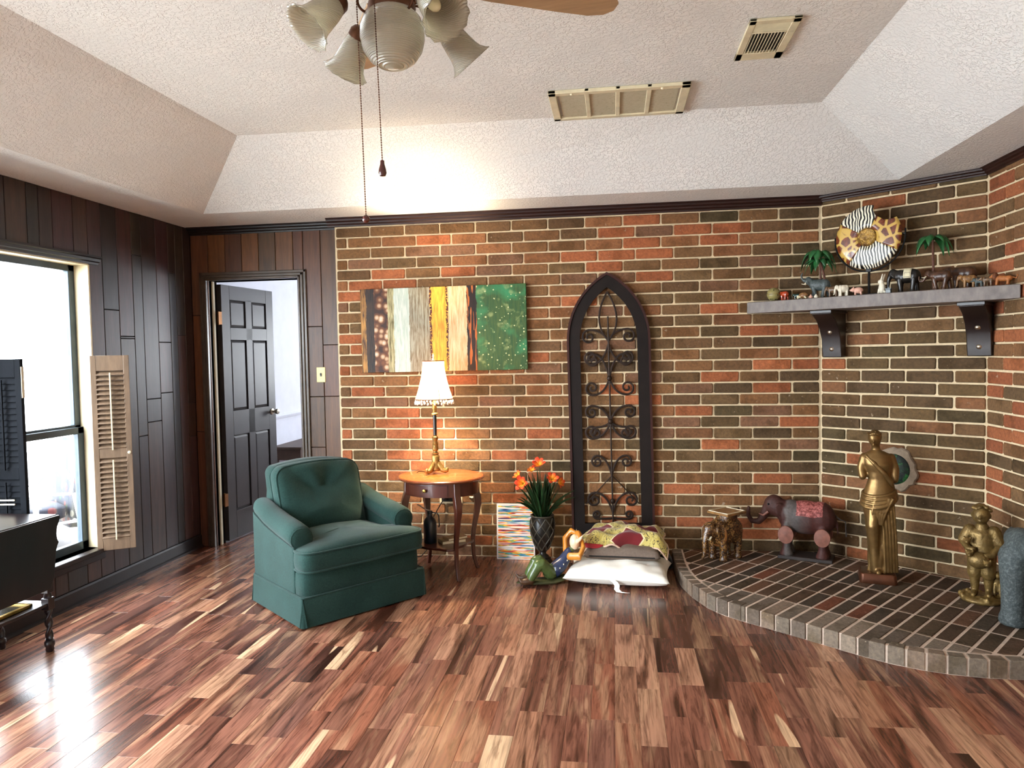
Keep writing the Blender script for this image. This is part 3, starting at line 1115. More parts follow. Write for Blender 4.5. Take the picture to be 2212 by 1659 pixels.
def border(pts, wid, step):
    P = resample(pts, step); inner = []
    for i, p in enumerate(P):
        t = (P[min(i + 1, len(P) - 1)] - P[max(0, i - 1)]).normalized()
        inner.append(p + Vector((-t.y, t.x)) * wid)
    for i in range(len(P) - 1):
        brick_prism([tuple(P[i]), tuple(P[i + 1]), tuple(inner[i + 1]), tuple(inner[i])], .004, HZ + rg.uniform(-.001, .002), pick(PAL_HF, rg))
    return [tuple(p) for p in inner]


PAL_HF = [('#75685a', 4), ('#675a4e', 4), ('#7c6a5a', 3), ('#857666', 2)]
s_of = lambda p: (Vector((p[0], p[1], 0)) - B0).dot(DB)
left_arc = outer[:7]
right_arc = outer[10:]
inL = border(left_arc, .075, .083)
inR = border(right_arc, .070, .083)
straight = [outer[6], outer[10]]
region = inL + [outer[6], outer[10]] + inR + walls
# keep it convex enough for the clipper: use half planes of the walls and the two inner borders
def inside_poly():
    pts = [(2.452, -.006)] + inL[1:-1] + [outer[6], outer[7], outer[8], outer[9], outer[10]] + inR[1:-1] + [(4.104, -1.655)] + walls
    return pts


def hull(pts):
    pts = sorted(set((round(a, 5), round(b, 5)) for a, b in pts))
    def half(ps):
        h = []
        for p in ps:
            while len(h) >= 2 and (h[-1][0] - h[-2][0]) * (p[1] - h[-2][1]) - (h[-1][1] - h[-2][1]) * (p[0] - h[-2][0]) <= 0: h.pop()
            h.append(p)
        return h[:-1]
    return half(pts) + half(pts[::-1])


reg = hull(inside_poly())
D_FRONT = 1.337
for row in range(6):
    d1 = D_FRONT - row * .2587; d0 = d1 - .2587
    for k in range(-14, 16):
        s0 = .262 + k * .083
        quad = [onB(s0, d0, 0), onB(s0, d1, 0), onB(s0 + .083, d1, 0), onB(s0 + .083, d0, 0)]
        quad = [(q.x, q.y) for q in quad]
        # order counter clockwise
        ar = sum(quad[i][0] * quad[(i + 1) % 4][1] - quad[(i + 1) % 4][0] * quad[i][1] for i in range(4))
        if ar < 0: quad = quad[::-1]
        pc = clip(quad, reg)
        if len(pc) >= 3 and area(pc) > .0012:
            brick_prism(pc, .004 if row == 0 else HZ - .03, HZ + rg.uniform(-.0012, .0015), pick(PAL_H if row else PAL_HF, rg))

# ================================================================== MANTEL SHELF
shelf = thing('mantel_shelf', 'dark weathered wooden mantel shelf on two bracket corbels across the brick corner', 'shelf', onB(.4, .15, 1.70))
simple('shelf_wood', '#5a514b', .5, var=.28, scale=26, stretch=(1, 1, .5), bump=.2, bscale=50, c2='#7b7069')
simple('corbel_wood', '#1a0f0c', .35, var=.35, scale=10, spec=.6)
ends = [onB(-.372, .30, 0), onB(1.178, .30, 0), onB(.944, .012, 0), onB(.006, .012, 0)]
sp = MB().prism([(p.x, p.y) for p in ends], 1.702, 1.779)
sp.build('shelf_board', MAT['shelf_wood'], shelf, world=True, bevel=.004)
for s0 in (.045, .875):
    prof = [(.012, 1.40), (.075, 1.40), (.085, 1.45), (.095, 1.52), (.125, 1.585), (.175, 1.64), (.235, 1.675), (.24, 1.7015), (.012, 1.7015)]
    wd = .125
    rings = []
    for ss, k in ((s0, 1), (s0 + wd, 1)):
        rings.append([onB(ss, a, b) for a, b in prof])
    co = MB().loft(rings).build('corbel', MAT['corbel_wood'], shelf, world=True, bevel=.005, ang=30)
    cap = MB()
    q = [onB(s0 - .006, .012, 0), onB(s0 + wd + .006, .012, 0), onB(s0 + wd + .006, .25, 0), onB(s0 - .006, .25, 0)]
    cap.prism([(p.x, p.y) for p in q], 1.682, 1.7018)
    o = cap.build('corbel_cap', MAT['corbel_wood'], co, world=True, bevel=.003)
    for (zz, dd) in ((1.455, .088), (1.565, .118)):
        b = MB()
        c = onB(s0 + wd / 2, dd - .012, zz)
        b.lathe([(0.0, -.004), (.016, 0), (.017, .006), (.011, .013), (0.001, .015)], 14, align(c, c + NB))
        b.build('bolt', MAT['brushed_nickel'], co, world=True)

# ================================================================== FLUE COVER on the corner wall
cov = thing('flue_cover', 'round dark green flue cover in mortared hole behind gold statue', 'vent cover', onB(.462, .01, .60))
nt = NT('green_foil')
v = nt.coords('Object'); n1 = nt.noise(v, 26, 4, .7, 1.0)
nt.col(nt.ramp(n1.outputs[0], [(.42, srgb('#04070a')), (.55, srgb('#0c2a14')), (.66, srgb('#2c7a34')), (.8, srgb('#08130d'))])); nt.set(rough=.5, spec=.4); nt.bump(n1.outputs[0], .6, .01)
mm = align(onB(.462, .006, .697), onB(.462, .3, .697))
MB().lathe([(.0, .016), (.03, .018), (.088, .014), (.096, .008), (.096, -.004), (0, -.004)], 36, mm).build('cover_plate', MAT['green_foil'], cov, world=True)
rr = []
rg = random.Random(4)
mb = MB()
n = 40
jit = [rg.uniform(0, .022) for _ in range(n)]
rings = [[mm @ Vector(((rad + (jit[j] if q else 0)) * math.cos(2 * PI * j / n), (rad + (jit[j] if q else 0)) * math.sin(2 * PI * j / n), zz)) for j in range(n)] for rad, zz, q in ((.094, .002, 0), (.098, .011, 0), (.120, .008, 1), (.128, -.002, 1))]
mb.loft(rings, caps=False)
simple('old_mortar', '#8d7c68', .95, var=.25, scale=30, bump=.7, bscale=90)
mb.build('mortar_ring', MAT['old_mortar'], cov, world=True)

# ================================================================== PAINTINGS
pa = thing('abstract_painting', 'wide abstract canvas of vertical bands in cream, gold, brown and speckled green', 'painting', (.796, -.02, 1.345), 0)
y0, y1 = -.042, -.004
cvs = MB().box(-.604, .604, y0, y1, 0, .602, T(.796, 0, 1.346) @ Ry(-.0066))
cvs.build('canvas', MAT['abstract_canvas'], pa, world=True, bevel=.002)

sp_ = thing('striped_painting', 'small white canvas of short bright horizontal brush stripes leaning on brick wall', 'painting', (1.295, -.05, 0), 0)
m = T(1.295, -.062, .001) @ Rx(-.10)
MB().box(-.137, .137, 0, .018, 0, .392, m).build('canvas', MAT['striped_canvas'], sp_, world=True, bevel=.0015)

# ================================================================== ARCHED METAL PANEL
arch = thing('arched_wall_panel', 'tall dark pointed arch wall panel with wrought iron scrolls', 'wall decor', (1.975, -.02, .175), 0)
simple('arch_wood', '#1a1310', .6, var=.25, scale=10, spec=.2)
simple('arch_edge', '#34150f', .5, var=.25, scale=10, spec=.3)
simple('scroll_iron', '#2a1d15', .5, metal=.6, var=.4, scale=20)
AM = T(1.983, 0, .178) @ Ry(-.0135)


def arch_outline(hw, hstr, apex, n=14):
    """pointed arch outline in x,z: half width, spring height, apex height"""
    pts = [(-hw, 0), (hw, 0)]
    hgt = apex - hstr
    R = (hw * hw + hgt * hgt) / (2 * hw)
    a1 = math.asin(min(1, hgt / R))
    right = [(hw - R + R * math.cos(a1 * i / n), hstr + R * math.sin(a1 * i / n)) for i in range(n + 1)]
    left = [(-x, z) for x, z in right[::-1]][1:]
    return pts[:1] + [pts[1]] + right + left


def arch_frame(o1, o2, ya, yb):
    n = len(o1)
    v = [(x, ya, z) for x, z in o1] + [(x, ya, z) for x, z in o2] + [(x, yb, z) for x, z in o1] + [(x, yb, z) for x, z in o2]
    f = []
    for i in range(n):
        j = (i + 1) % n
        f += [(i, j, n + j, n + i), (2 * n + i, 3 * n + i, 3 * n + j, 2 * n + j), (i, 2 * n + i, 2 * n + j, j), (n + i, n + j, 3 * n + j, 3 * n + i)]
    return v, f


shift = lambda o, dz: [(x, z + dz) for x, z in o]
o_out = arch_outline(.287, 1.36, 1.835)
o_mid = shift(arch_outline(.272, 1.345, 1.80), .016)
o_in = shift(arch_outline(.197, 1.28, 1.645), .085)
MB().add(*arch_frame(o_out, o_mid, -.042, -.004), AM).build('outer_moulding', MAT['arch_edge'], arch, world=True, ang=30)
MB().add(*arch_frame(o_mid, o_in, -.032, -.006), AM).build('frame_board', MAT['arch_wood'], arch, world=True, ang=30)
MB().tube([AM @ Vector((0, -.018, .085)), AM @ Vector((0, -.018, 1.53))], .006, 8).build('centre_rod', MAT['scroll_iron'], arch, world=True)


def spiral(cx, cz, r0, r1, a0, turns, sgn=1, n=26):
    return [(cx + (r0 + (r1 - r0) * i / n) * math.cos(a0 + sgn * turns * 2 * PI * i / n), -.018, cz + (r0 + (r1 - r0) * i / n) * math.sin(a0 + sgn * turns * 2 * PI * i / n)) for i in range(n + 1)]


def bez(p0, p1, p2, n=12):
    return [tuple((1 - t) ** 2 * a + 2 * t * (1 - t) * b + t * t * c for a, b, c in zip(p0, p1, p2)) for t in [i / n for i in range(n + 1)]]


def scroll(sgn, zs, ze, bow, curl_r, up):
    """a C scroll from the rod out to a curl"""
    p = bez((0, -.018, zs), (sgn * bow * .3, -.018, ze - up * .0), (sgn * bow, -.018, ze))
    c = spiral(sgn * (bow), ze - up * curl_r, curl_r, .008, PI / 2 if up > 0 else -PI / 2, 1.4, -sgn * up)
    return p[:-1] + c


SC_L = [(1.36, 1.44, .135, .050, 1), (1.34, 1.20, .125, .048, -1), (1.10, 1.27, .11, .046, 1), (1.10, .985, .12, .050, -1), (.80, .91, .13, .046, 1), (.80, .68, .13, .050, -1), (.80, .76, .10, .04, 1), (.42, .56, .10, .042, 1), (.16, .30, .125, .052, 1), (.12, .115, .11, .030, -1)]
for sgn in (-1, 1):
    for a in SC_L:
        pts = [AM @ Vector(p) for p in scroll(sgn, a[0], a[1], a[2], a[3], a[4])]
        MB().tube(pts, .0042, 6, sq=2.0).build('scroll', MAT['scroll_iron'], arch, world=True)
    pts = [AM @ Vector(p) for p in bez((0, -.018, .42), (sgn * .06, -.018, .36), (sgn * .185, -.018, .22))]
    MB().tube(pts, .004, 6).build('scroll', MAT['scroll_iron'], arch, world=True)
    pts = [AM @ Vector(p) for p in bez((0, -.018, 1.36), (sgn * .12, -.018, 1.50), (0, -.018, 1.70), 14)]
    MB().tube(pts, .0042, 6, sq=1.8).build('scroll', MAT['scroll_iron'], arch, world=True)
for zz in (1.10, .80, .24):
    MB().ell((0, 0, 0), (.018, .012, .02), AM @ T(0, -.02, zz), 10, 6).build('rosette', MAT['scroll_iron'], arch, world=True)

# ================================================================== WALL FITTINGS
sw = thing('light_switch', 'almond plastic light switch plate on panelling beside the door', 'switch', (-.191, YP, 1.274), 0)
q = MB().box(-.226, -.156, YP - .006, YP, 1.272, 1.386)
q.build('switch_plate', MAT['almond_plastic'], sw, world=True, bevel=.003)
MB().box(-.197, -.185, YP - .008, YP - .005, 1.316, 1.342).build('toggle_slot', MAT['black_plastic'], sw, world=True, bevel=.001)
MB().box(-.195, -.187, YP - .018, YP - .006, 1.326, 1.338).build('toggle', MAT['black_plastic'], sw, world=True, bevel=.001)
for zz in (1.29, 1.368): MB().lathe([(0, -.001), (.003, 0), (.003, .001), (0, .0012)], 10, T(-.191, YP - .006, zz) @ Rx(PI / 2)).build('screw', MAT['brushed_nickel'], sw, world=True)

ot = thing('outlet_box', 'open black electrical outlet box in pale mortar behind side table', 'outlet', (.84, 0, .42), 0)
MB().box(.735, .905, -.006, .0, .385, .53).build('mortar_patch', MAT['mortar'], ot, world=True, bevel=.003)
MB().box(.752, .878, -.012, -.004, .40, .52).build('outlet_box_back', MAT['black_plastic'], ot, world=True, bevel=.002)
for (xx, zz) in ((.785, .432), (.785, .49), (.845, .432), (.845, .49)):
    q = MB().lathe([(0, 0), (.021, 0), (.021, .006), (.017, .007), (.017, .003), (0, .003)], 16, T(xx, -.012, zz) @ Rx(PI / 2))
    so = q.build('socket', MAT['black_plastic'], ot, world=True)
pk = thing('wall_cavity', 'small dark hole with broken white mortar in brick beside table leg', 'hole', (1.0, 0, .44), 0)
nt_ = [(.985 + .034 * math.cos(a) * (1 + .25 * math.sin(3 * a)), .47 + .03 * math.sin(a) * (1 + .2 * math.cos(2 * a))) for a in [i * PI / 6 for i in range(12)]]
MB().add([(x, -.004, z) for x, z in nt_] + [(x, .002, z) for x, z in nt_], [tuple(range(11, -1, -1))] + [(i, (i + 1) % 12, 12 + (i + 1) % 12, 12 + i) for i in range(12)]).build('hole', MAT['black_plastic'], pk, world=True, smooth=False)
MB().tube([(.955, -.004, .435), (.975, -.005, .43), (.995, -.004, .437), (1.015, -.005, .433)], [.004, .007, .008, .004], 8).build('broken_mortar', MAT['ivory'], pk, world=True)

# ================================================================== CEILING VENTS
simple('vent_paint', '#d9cfae', .55, var=.12, scale=14)
nt = NT('vent_filter')
v = nt.coords('Object'); n1 = nt.noise(v, 60, 4, .8); n2 = nt.noise(v, 8, 2)
c = nt.ramp(n1.outputs[0], [(.28, srgb('#5e5a44')), (.38, srgb('#b3ab90')), (.7, srgb('#c2bba2'))]); nt.col(c); nt.set(rough=.9)
v1 = thing('return_air_grille', 'long cream return air grille with four filter panels on ceiling', 'vent', (2.04, -1.1, 2.80), 0)
zc = 2.7985
x0, x1, ya, yb = 1.682, 2.398, -1.345, -.905
b = MB()
b.box(x0, x1, ya, ya + .04, zc - .018, zc).box(x0, x1, yb - .035, yb, zc - .018, zc).box(x0, x0 + .04, ya, yb, zc - .018, zc).box(x1 - .045, x1, ya, yb, zc - .018, zc)
wv = (x1 - x0 - .085) / 4
for k in (1, 2, 3): b.box(x0 + .04 + wv * k - .012, x0 + .04 + wv * k + .012, ya, yb, zc - .016, zc)
b.build('frame', MAT['vent_paint'], v1, world=True, bevel=.003)
for k in range(4):
    MB().box(x0 + .04 + wv * k + .012, x0 + .04 + wv * (k + 1) - .012, ya + .04, yb - .035, zc - .009, zc - .002).build('filter_panel', MAT['vent_filter'], v1, world=True, smooth=False)
for xx in (x0 + .12, x1 - .14): MB().lathe([(0, 0), (.008, .0), (.006, .006), (0, .008)], 10, T(xx, ya + .02, zc - .018) @ Rx(PI)).build('latch', MAT['ivory'], v1, world=True)
v2 = thing('supply_air_register', 'small cream louvred air register with dark slots on ceiling', 'vent', (2.66, -1.79, 2.80), 0)
x0, x1, ya, yb = 2.562, 2.768, -1.99, -1.588
b = MB()
b.box(x0, x1, ya, ya + .035, zc - .012, zc).box(x0, x1, yb - .075, yb, zc - .012, zc).box(x0, x0 + .03, ya, yb, zc - .012, zc).box(x1 - .035, x1, ya, yb, zc - .012, zc).box(x0, x1, ya + .115, ya + .125, zc - .012, zc)
b.build('frame', MAT['vent_paint'], v2, world=True, bevel=.003)
MB().box(x0 + .02, x1 - .02, ya + .02, yb - .05, zc - .001, zc + .0005).build('duct_shadow', MAT['black_plastic'], v2, world=True, smooth=False)
for k in range(11):
    xx = x0 + .035 + k * .0132
    MB().box(-.0012, .0012, ya + .125, yb - .075, -.006, .006, T(xx, 0, zc - .006) @ Ry(.5)).build('louvre', MAT['vent_paint'], v2, world=True, smooth=False)
for k in range(5):
    yy = ya + .042 + k * .015
    MB().box(x0 + .03, x1 - .035, -.0012, .0012, -.006, .006, T(0, yy, zc - .006) @ Rx(.6)).build('louvre', MAT['vent_paint'], v2, world=True, smooth=False)


# ================================================================== ARMCHAIR
nt = NT('teal_fabric')
v = nt.coords('Object')
n1 = nt.noise(v, 220, 2, .6); n2 = nt.noise(v, 5, 3, .5)
base_c = nt.ramp(n2.outputs[0], [(.3, srgb('#1b342f')), (.7, srgb('#243f3a'))])
nt.col(nt.mix(1.0, base_c, nt.ramp(n1.outputs[0], [(.3, (.7, .7, .7)), (.7, (1.25, 1.25, 1.25))]), 'MULTIPLY'))
nt.set(rough=.9, spec=.15, sheen=.12)
nt.bump(n1.outputs[0], .25, .002)
FAB = MAT['teal_fabric']
ch = thing('armchair', 'teal green upholstered armchair with rolled arms and pleated skirt', 'armchair', (.338, -.950, 0), math.radians(50))


def rrect(hw, hd, r, n=5, cx=0, cy=0):
    pts = []
    for (sx, sy, a0) in ((1, -1, -PI / 2), (1, 1, 0), (-1, 1, PI / 2), (-1, -1, PI)):
        for i in range(n + 1):
            a = a0 + PI / 2 * i / n
            pts.append((cx + sx * (hw - r) + r * math.cos(a), cy + sy * (hd - r) + r * math.sin(a)))
    return pts


# skirt
rings = []
for z, gw in ((.010, .012), (.015, .012), (.158, .002), (.166, .0), (.170, -.004)):
    rings.append([(x, y, z) for x, y in rrect(.396 + gw, .326 + gw, .02)])
sk = MB().loft(rings).build('skirt', FAB, ch, ang=50)
for (sx, sy) in ((-1, -1), (1, -1), (-1, 1), (1, 1)):      # kick pleats
    p = MB()
    a = (sx * .380, sy * .345, .012); b = (sx * .414, sy * .318, .012); t_ = (sx * .395, sy * .326, .165)
    p.add([a, b, t_, (sx * .385, sy * .325, .012), (sx * .398, sy * .314, .012), (sx * .392, sy * .32, .165)], [(0, 1, 2), (3, 5, 4), (0, 2, 5, 3), (1, 4, 5, 2), (0, 3, 4, 1)])
    p.build('pleat', FAB, sk, smooth=False)
# welt above skirt
MB().tube([(x, y, .168) for x, y in rrect(.396, .326, .02)], .005, 6, loop=True).build('welt', FAB, sk)
# seat base
MB().squad((0, -.01, .225), (.385, .312, .085), .25, .18).build('seat_base', FAB, ch, ang=60)
# T seat cushion
T_out = [(-.275, .22), (-.275, -.175), (-.39, -.185), (-.395, -.33), (-.37, -.358), (0, -.368), (.37, -.358), (.395, -.33), (.39, -.185), (.275, -.175), (.275, .22)]


def dens(pts, st=.03):
    out = []
    for i in range(len(pts)):
        a = Vector(pts[i]); b = Vector(pts[(i + 1) % len(pts)])
        n = max(1, int((b - a).length / st))
        out += [tuple(a.lerp(b, k / n)) for k in range(n)]
    # round it off
    for _ in range(2):
        out = [tuple((Vector(out[i - 1]) + Vector(out[i]) * 2 + Vector(out[(i + 1) % len(out)])) / 4) for i in range(len(out))]
    return out


To = dens(T_out)
rings = []
for k, z in ((.55, .293), (.93, .297), (.985, .308), (1.0, .33), (1.008, .36), (1.0, .39), (.985, .410), (.94, .425), (.75, .440), (.4, .449), (.1, .452)):
    rings.append([(x * k, (y + .06) * k - .06, z - .012 * max(0, (y + .36)) + (.006 * math.sin(7 * x + 2) if z > .42 else 0)) for x, y in To])
sc = MB().loft(rings).build('seat_cushion', FAB, ch, ang=70)
for z in (.409, .308):
    MB().tube([(x * .992, (y + .06) * .992 - .06, z - .012 * max(0, y + .36)) for x, y in To], .006, 6, loop=True).build('piping', FAB, sc)
# arms: mushroom section lofted front to back
def arm_sec(cx, sgn, y, ztop, rr, w_in=.055, zbot=.165):
    zc = ztop - rr
    pts = [(cx + sgn * .055, y, zbot)]
    pts.append((cx + sgn * .055, y, zc - rr * .75))
    for i in range(13):
        a = -PI * .28 + (PI * 1.52) * i / 12
        pts.append((cx + sgn * rr * math.cos(a) * 1.12, y, zc + rr * math.sin(a)))
    pts.append((cx - sgn * w_in, y, zc - rr * .75))
    pts.append((cx - sgn * w_in, y, zbot))
    return pts


for sgn in (-1, 1):
    cx = sgn * .333
    secs = []
    for y, zt, rr, sc_ in ((-.218, .49, .035, .55), (-.214, .512, .052, .8), (-.205, .525, .060, .95), (-.19, .535, .064, 1), (-.10, .55, .064, 1), (.02, .565, .062, 1), (.16, .59, .06, 1), (.30, .625, .055, 1), (.325, .62, .045, .9)):
        s_ = arm_sec(cx, sgn, y, zt, rr)
        if sc_ < 1: s_ = [(cx + (px - cx) * (.75 + .25 * sc_), py, pz) for px, py, pz in s_]
        secs.append(s_)
    am = MB().loft(secs).build('arm', FAB, ch, ang=60)
    MB().tube([(cx + (px - cx) * .97, -.206, pz - .002) for px, py, pz in arm_sec(cx, sgn, 0, .522, .058)[1:-1]], .0045, 6).build('piping', FAB, am)
# back frame (leaning) and back cushion
def back_ring(hw, z0, z1, y0, lean, rc, top_bow=.02, n=7):
    pts = []
    W0, W1 = hw
    def P(x, z): return (x, y0 + lean * (z - .3), z)
    pts.append(P(-W0, z0)); pts.append(P(W0, z0))
    for i in range(5): pts.append(P(W0 + (W1 - W0) * (i + 1) / 5, z0 + (z1 - rc - z0) * (i + 1) / 5))
    for i in range(1, n + 1):
        a = PI / 2 * i / n
        pts.append(P(W1 - rc + rc * math.cos(a), z1 - rc + rc * math.sin(a)))
    for i in range(1, 8):
        x = (W1 - rc) * (1 - 2 * i / 8)
        pts.append(P(x, z1 + top_bow * (1 - (x / (W1 - rc)) ** 2)))
    for i in range(n + 1):
        a = PI / 2 + PI / 2 * i / n
        pts.append(P(-(W1 - rc) + rc * math.cos(a), z1 - rc + rc * math.sin(a)))
    for i in range(5): pts.append(P(-W1 + (W1 - W0) * -1 * 0 + (W1 - W0) * (i + 0) / 5 * 1, z1 - rc + (z0 - z1 + rc) * (i + 1) / 6))
    return pts


rings = []
for dy, k in ((.0, .94), (.012, .985), (.03, 1), (.10, 1), (.118, .985), (.13, .94)):
    rings.append(back_ring((.36 * k, .272 * k), .165, .37 + .43 * k, .205 + dy, .20, .05))
MB().loft(rings).build('back_frame', FAB, ch, ang=60)
rings = []
for dy, k, zz in ((.13, .95, .0), (.10, 1.0, .0), (.055, 1.03, .0), (.01, 1.0, .0), (-.012, .95, .0), (-.030, .82, 0), (-.040, .6, 0), (-.044, .3, 0)):
    zc_ = .60
    r = back_ring((.27, .275), .40, .80, .10 + dy, .28, .075, .012)
    rings.append([(x * k, y + .012 * math.sin(x * 22) * (1 if dy < .0 else 0), zc_ + (z - zc_) * k) for x, y, z in r])
bc = MB().loft(rings).build('back_cushion', FAB, ch, ang=70)
for dy, k in ((.10, 1.0), (.01, 1.0)):
    MB().tube([(x * k, y + dy * 0, z) for x, y, z in back_ring((.27, .275), .40, .80, .10 + dy, .28, .075, .012)], .006, 6, loop=True).build('piping', FAB, bc)

# ================================================================== SIDE TABLE
TX, TY = .842, -.378
tb = thing('side_table', 'oval cherry side table with drawer, cabriole legs and inlaid top', 'side table', (TX, TY, 0), math.radians(-13))
# local: drawer faces -y
def oval(a, b, n=44): return [(a * math.cos(2 * PI * i / n), b * math.sin(2 * PI * i / n)) for i in range(n)]


nt = NT('inlaid_top')
tc = nt.n('ShaderNodeTexCoord'); sx = nt.n('ShaderNodeSeparateXYZ'); nt.l(tc.outputs['Object'], sx.inputs[0])
at = nt.n('ShaderNodeMath', operation='ARCTAN2'); nt.l(sx.outputs[1], at.inputs[0]); nt.l(sx.outputs[0], at.inputs[1])
vl = nt.n('ShaderNodeVectorMath', operation='LENGTH'); nt.l(tc.outputs['Object'], vl.inputs[0])
star = nt.math('MULTIPLY', nt.math('COSINE', nt.math('MULTIPLY', at.outputs[0], 8.0)), .022)
rad = nt.math('ADD', nt.math('SUBTRACT', vl.outputs['Value'], .195), star)
g = nt.noise(nt.coords('Object', (30, 3, 3)), 2, 4, .6)
inner = nt.ramp(g.outputs[0], [(.3, srgb('#c8792f')), (.7, srgb('#e39a4a'))])
ring_c = nt.ramp(g.outputs[0], [(.3, srgb('#8e4a20')), (.7, srgb('#a65f2c'))])
nt.col(nt.mix(nt.math('GREATER_THAN', rad, 0), inner, ring_c))
nt.set(rough=.25, spec=.55, coat=.3)
MB().loft([[(x, y, z) for x, y in oval(a, b)] for a, b, z in ((.27, .235, .634), (.292, .257, .638), (.298, .263, .645), (.298, .263, .650), (.290, .255, .655))]).build('table_top_edge', MAT['cherry_edge'], tb, ang=30)
MB().loft([[(x, y, z) for x, y in oval(a, b)] for a, b, z in ((.289, .254, .652), (.289, .254, .6555), (.286, .251, .6565))]).build('table_top', MAT['inlaid_top'], tb, ang=30)
ap = []
for z in (.545, .634): ap.append([(x, y, z) for x, y in oval(.255, .222)])
for z in (.634, .545): ap.append([(x, y, z) for x, y in oval(.235, .202)])
MB().loft(ap, caps=False, loop=True).build('apron', MAT['cherry'], tb, ang=30)
dr = MB()
n = 12
rg_ = []
for rr, zz in ((1.0, 0), (1.02, 0), (1.02, 1), (1.0, 1)):
    rg_.append([(.257 * rr * math.cos(a), .224 * rr * math.sin(a), .556 + .068 * zz) for a in [math.radians(-122 + 64 * i / n) for i in range(n + 1)]])
dr.loft([rg_[0], rg_[1], rg_[2], rg_[3]], closed=False, caps=False, loop=True)
dro = dr.build('drawer_front', MAT['cherry'], tb, ang=30)
MB().lathe([(0, 0), (.006, 0), (.006, .008), (.012, .014), (.011, .02), (0, .024)], 14, T(0, -.228, .592) @ Rx(PI / 2)).build('knob', MAT['brass_old'], dro)
for ang_ in (-40, 40, 140, 220):
    a = math.radians(ang_)
    dx, dy = math.cos(a), math.sin(a)
    leg = MB()
    prof = [(.235, .640, .022), (.238, .56, .022), (.255, .50, .023), (.262, .45, .021), (.250, .38, .017), (.228, .28, .0145), (.218, .20, .0135), (.222, .10, .012), (.240, .03, .0115), (.252, .0, .012)]
    sect = []
    for r, z, h in prof:
        c = Vector((dx * r * .98, dy * r * .94, z)); u = Vector((dx, dy, 0)); w_ = Vector((-dy, dx, 0))
        sect.append([c + u * h + w_ * h, c - u * h + w_ * h, c - u * h - w_ * h, c + u * h - w_ * h])
    leg.loft(sect).build('leg', MAT['cherry'], tb, bevel=.004, ang=50)
sh = []
for i in range(40):
    a = 2 * PI * i / 40
    r = .165 + .05 * abs(math.cos(2 * (a - math.radians(0)) * 1.0 + math.radians(-80) * 0 - math.radians(0))) ** 2 * 0
    k = math.cos(4 * (a - math.radians(40)))
    r = .175 + .045 * max(0, k)
    sh.append((r * math.cos(a), r * .94 * math.sin(a)))
MB().prism(sh, .188, .204).build('lower_shelf', MAT['cherry'], tb, bevel=.003)

# ================================================================== TABLE LAMP
LX, LY, LZ = .792, -.318, .6572
lp = thing('table_lamp', 'lit table lamp with bell shade and bead fringe on gilt stem', 'lamp', (LX, LY, LZ), 0)
simple('gilt', '#9a7a42', .4, metal=.75, var=.45, scale=40, bump=.5, bscale=70, bdist=.006)
simple('stem_dark', '#1a100c', .3, var=.2)
simple('crystal', '#f2ead8', .1, var=.05, spec=.8)
# acanthus foot: three scrolling leaf feet
ft = MB()
ft.lathe([(.012, .13), (.022, .128), (.028, .118), (.026, .08), (.03, .05), (.036, .03), (.03, .02)], 18)
for k in range(3):
    a = math.radians(90 + 120 * k + 25)
    dx, dy = math.cos(a), math.sin(a)
    pts = [(dx * r, dy * r, z) for r, z in ((.015, .075), (.032, .05), (.05, .026), (.068, .0205), (.080, .024), (.082, .034), (.076, .040))]
    ft.tube(pts, [.018, .020, .020, .018, .015, .011, .006], 8)
fo = ft.build('lamp_foot', MAT['gilt'], lp, ang=60)
st = MB().lathe([(.010, .128), (.022, .132), (.024, .14), (.014, .146), (.012, .152), (.018, .158), (.022, .17), (.018, .19), (.022, .205), (.014, .22), (.020, .235), (.022, .25), (.012, .258), (.014, .262)], 18)
st.build('stem_knot', MAT['gilt'], lp)
MB().lathe([(.012, .258), (.0125, .40), (.011, .405)], 16).build('stem_column', MAT['stem_dark'], lp)
MB().lathe([(.012, .398), (.022, .402), (.022, .410), (.014, .416), (.013, .43), (.018, .445), (.014, .462), (.018, .476), (.011, .49), (.010, .56), (.006, .57)], 16).build('stem_top', MAT['gilt'], lp)
# shade
zs0, zs1 = .508, .765
prof = []
for i in range(11):
    t = i / 10
    prof.append((.072 + (.128 - .072) * (1 - t) ** 1.7, zs0 + (zs1 - zs0) * t))
def shade_ring(r, z, n=36): return [(r * (1 + .018 * math.cos(6 * 2 * PI * j / n)) * math.cos(2 * PI * j / n), r * (1 + .018 * math.cos(6 * 2 * PI * j / n)) * math.sin(2 * PI * j / n), z) for j in range(n)]
sd = MB().loft([shade_ring(r, z) for r, z in prof], caps=False).build('lamp_shade', MAT['silk_shade'], lp, ang=60)
simple('shade_trim', '#7a4a2e', .6, var=.2)
for r, z in ((prof[0][0], zs0), (prof[-1][0], zs1)):
    MB().tube(shade_ring(r, z), .0035, 6, loop=True).build('shade_braid', MAT['shade_trim'], sd)
for k in range(6):
    a = 2 * PI * k / 6
    MB().tube([(r * 1.018 * math.cos(a), r * 1.018 * math.sin(a), z) for r, z in prof], .0018, 5).build('shade_rib', MAT['shade_trim'], sd)
for k in range(34):
    a = 2 * PI * k / 34
    r = .128
    dz = .006 * (k % 2)
    b = MB().tube([(r * math.cos(a), r * math.sin(a), zs0), (r * math.cos(a), r * math.sin(a), zs0 - .014 - dz)], .0012, 4)
    b.ell((r * math.cos(a), r * math.sin(a), zs0 - .022 - dz), (.0075, .0075, .009), None, 8, 6)
    b.build('bead', MAT['crystal'], sd)
MB().lathe([(.004, .762), (.014, .766), (.012, .775), (.005, .79), (.008, .80), (.003, .815), (0, .818)], 12).build('finial', MAT['ivory'], lp)
MB().tube([(-.072, 0, .762), (0, 0, .764), (.072, 0, .762)], .0016, 5).build('spider', MAT['gilt'], lp)
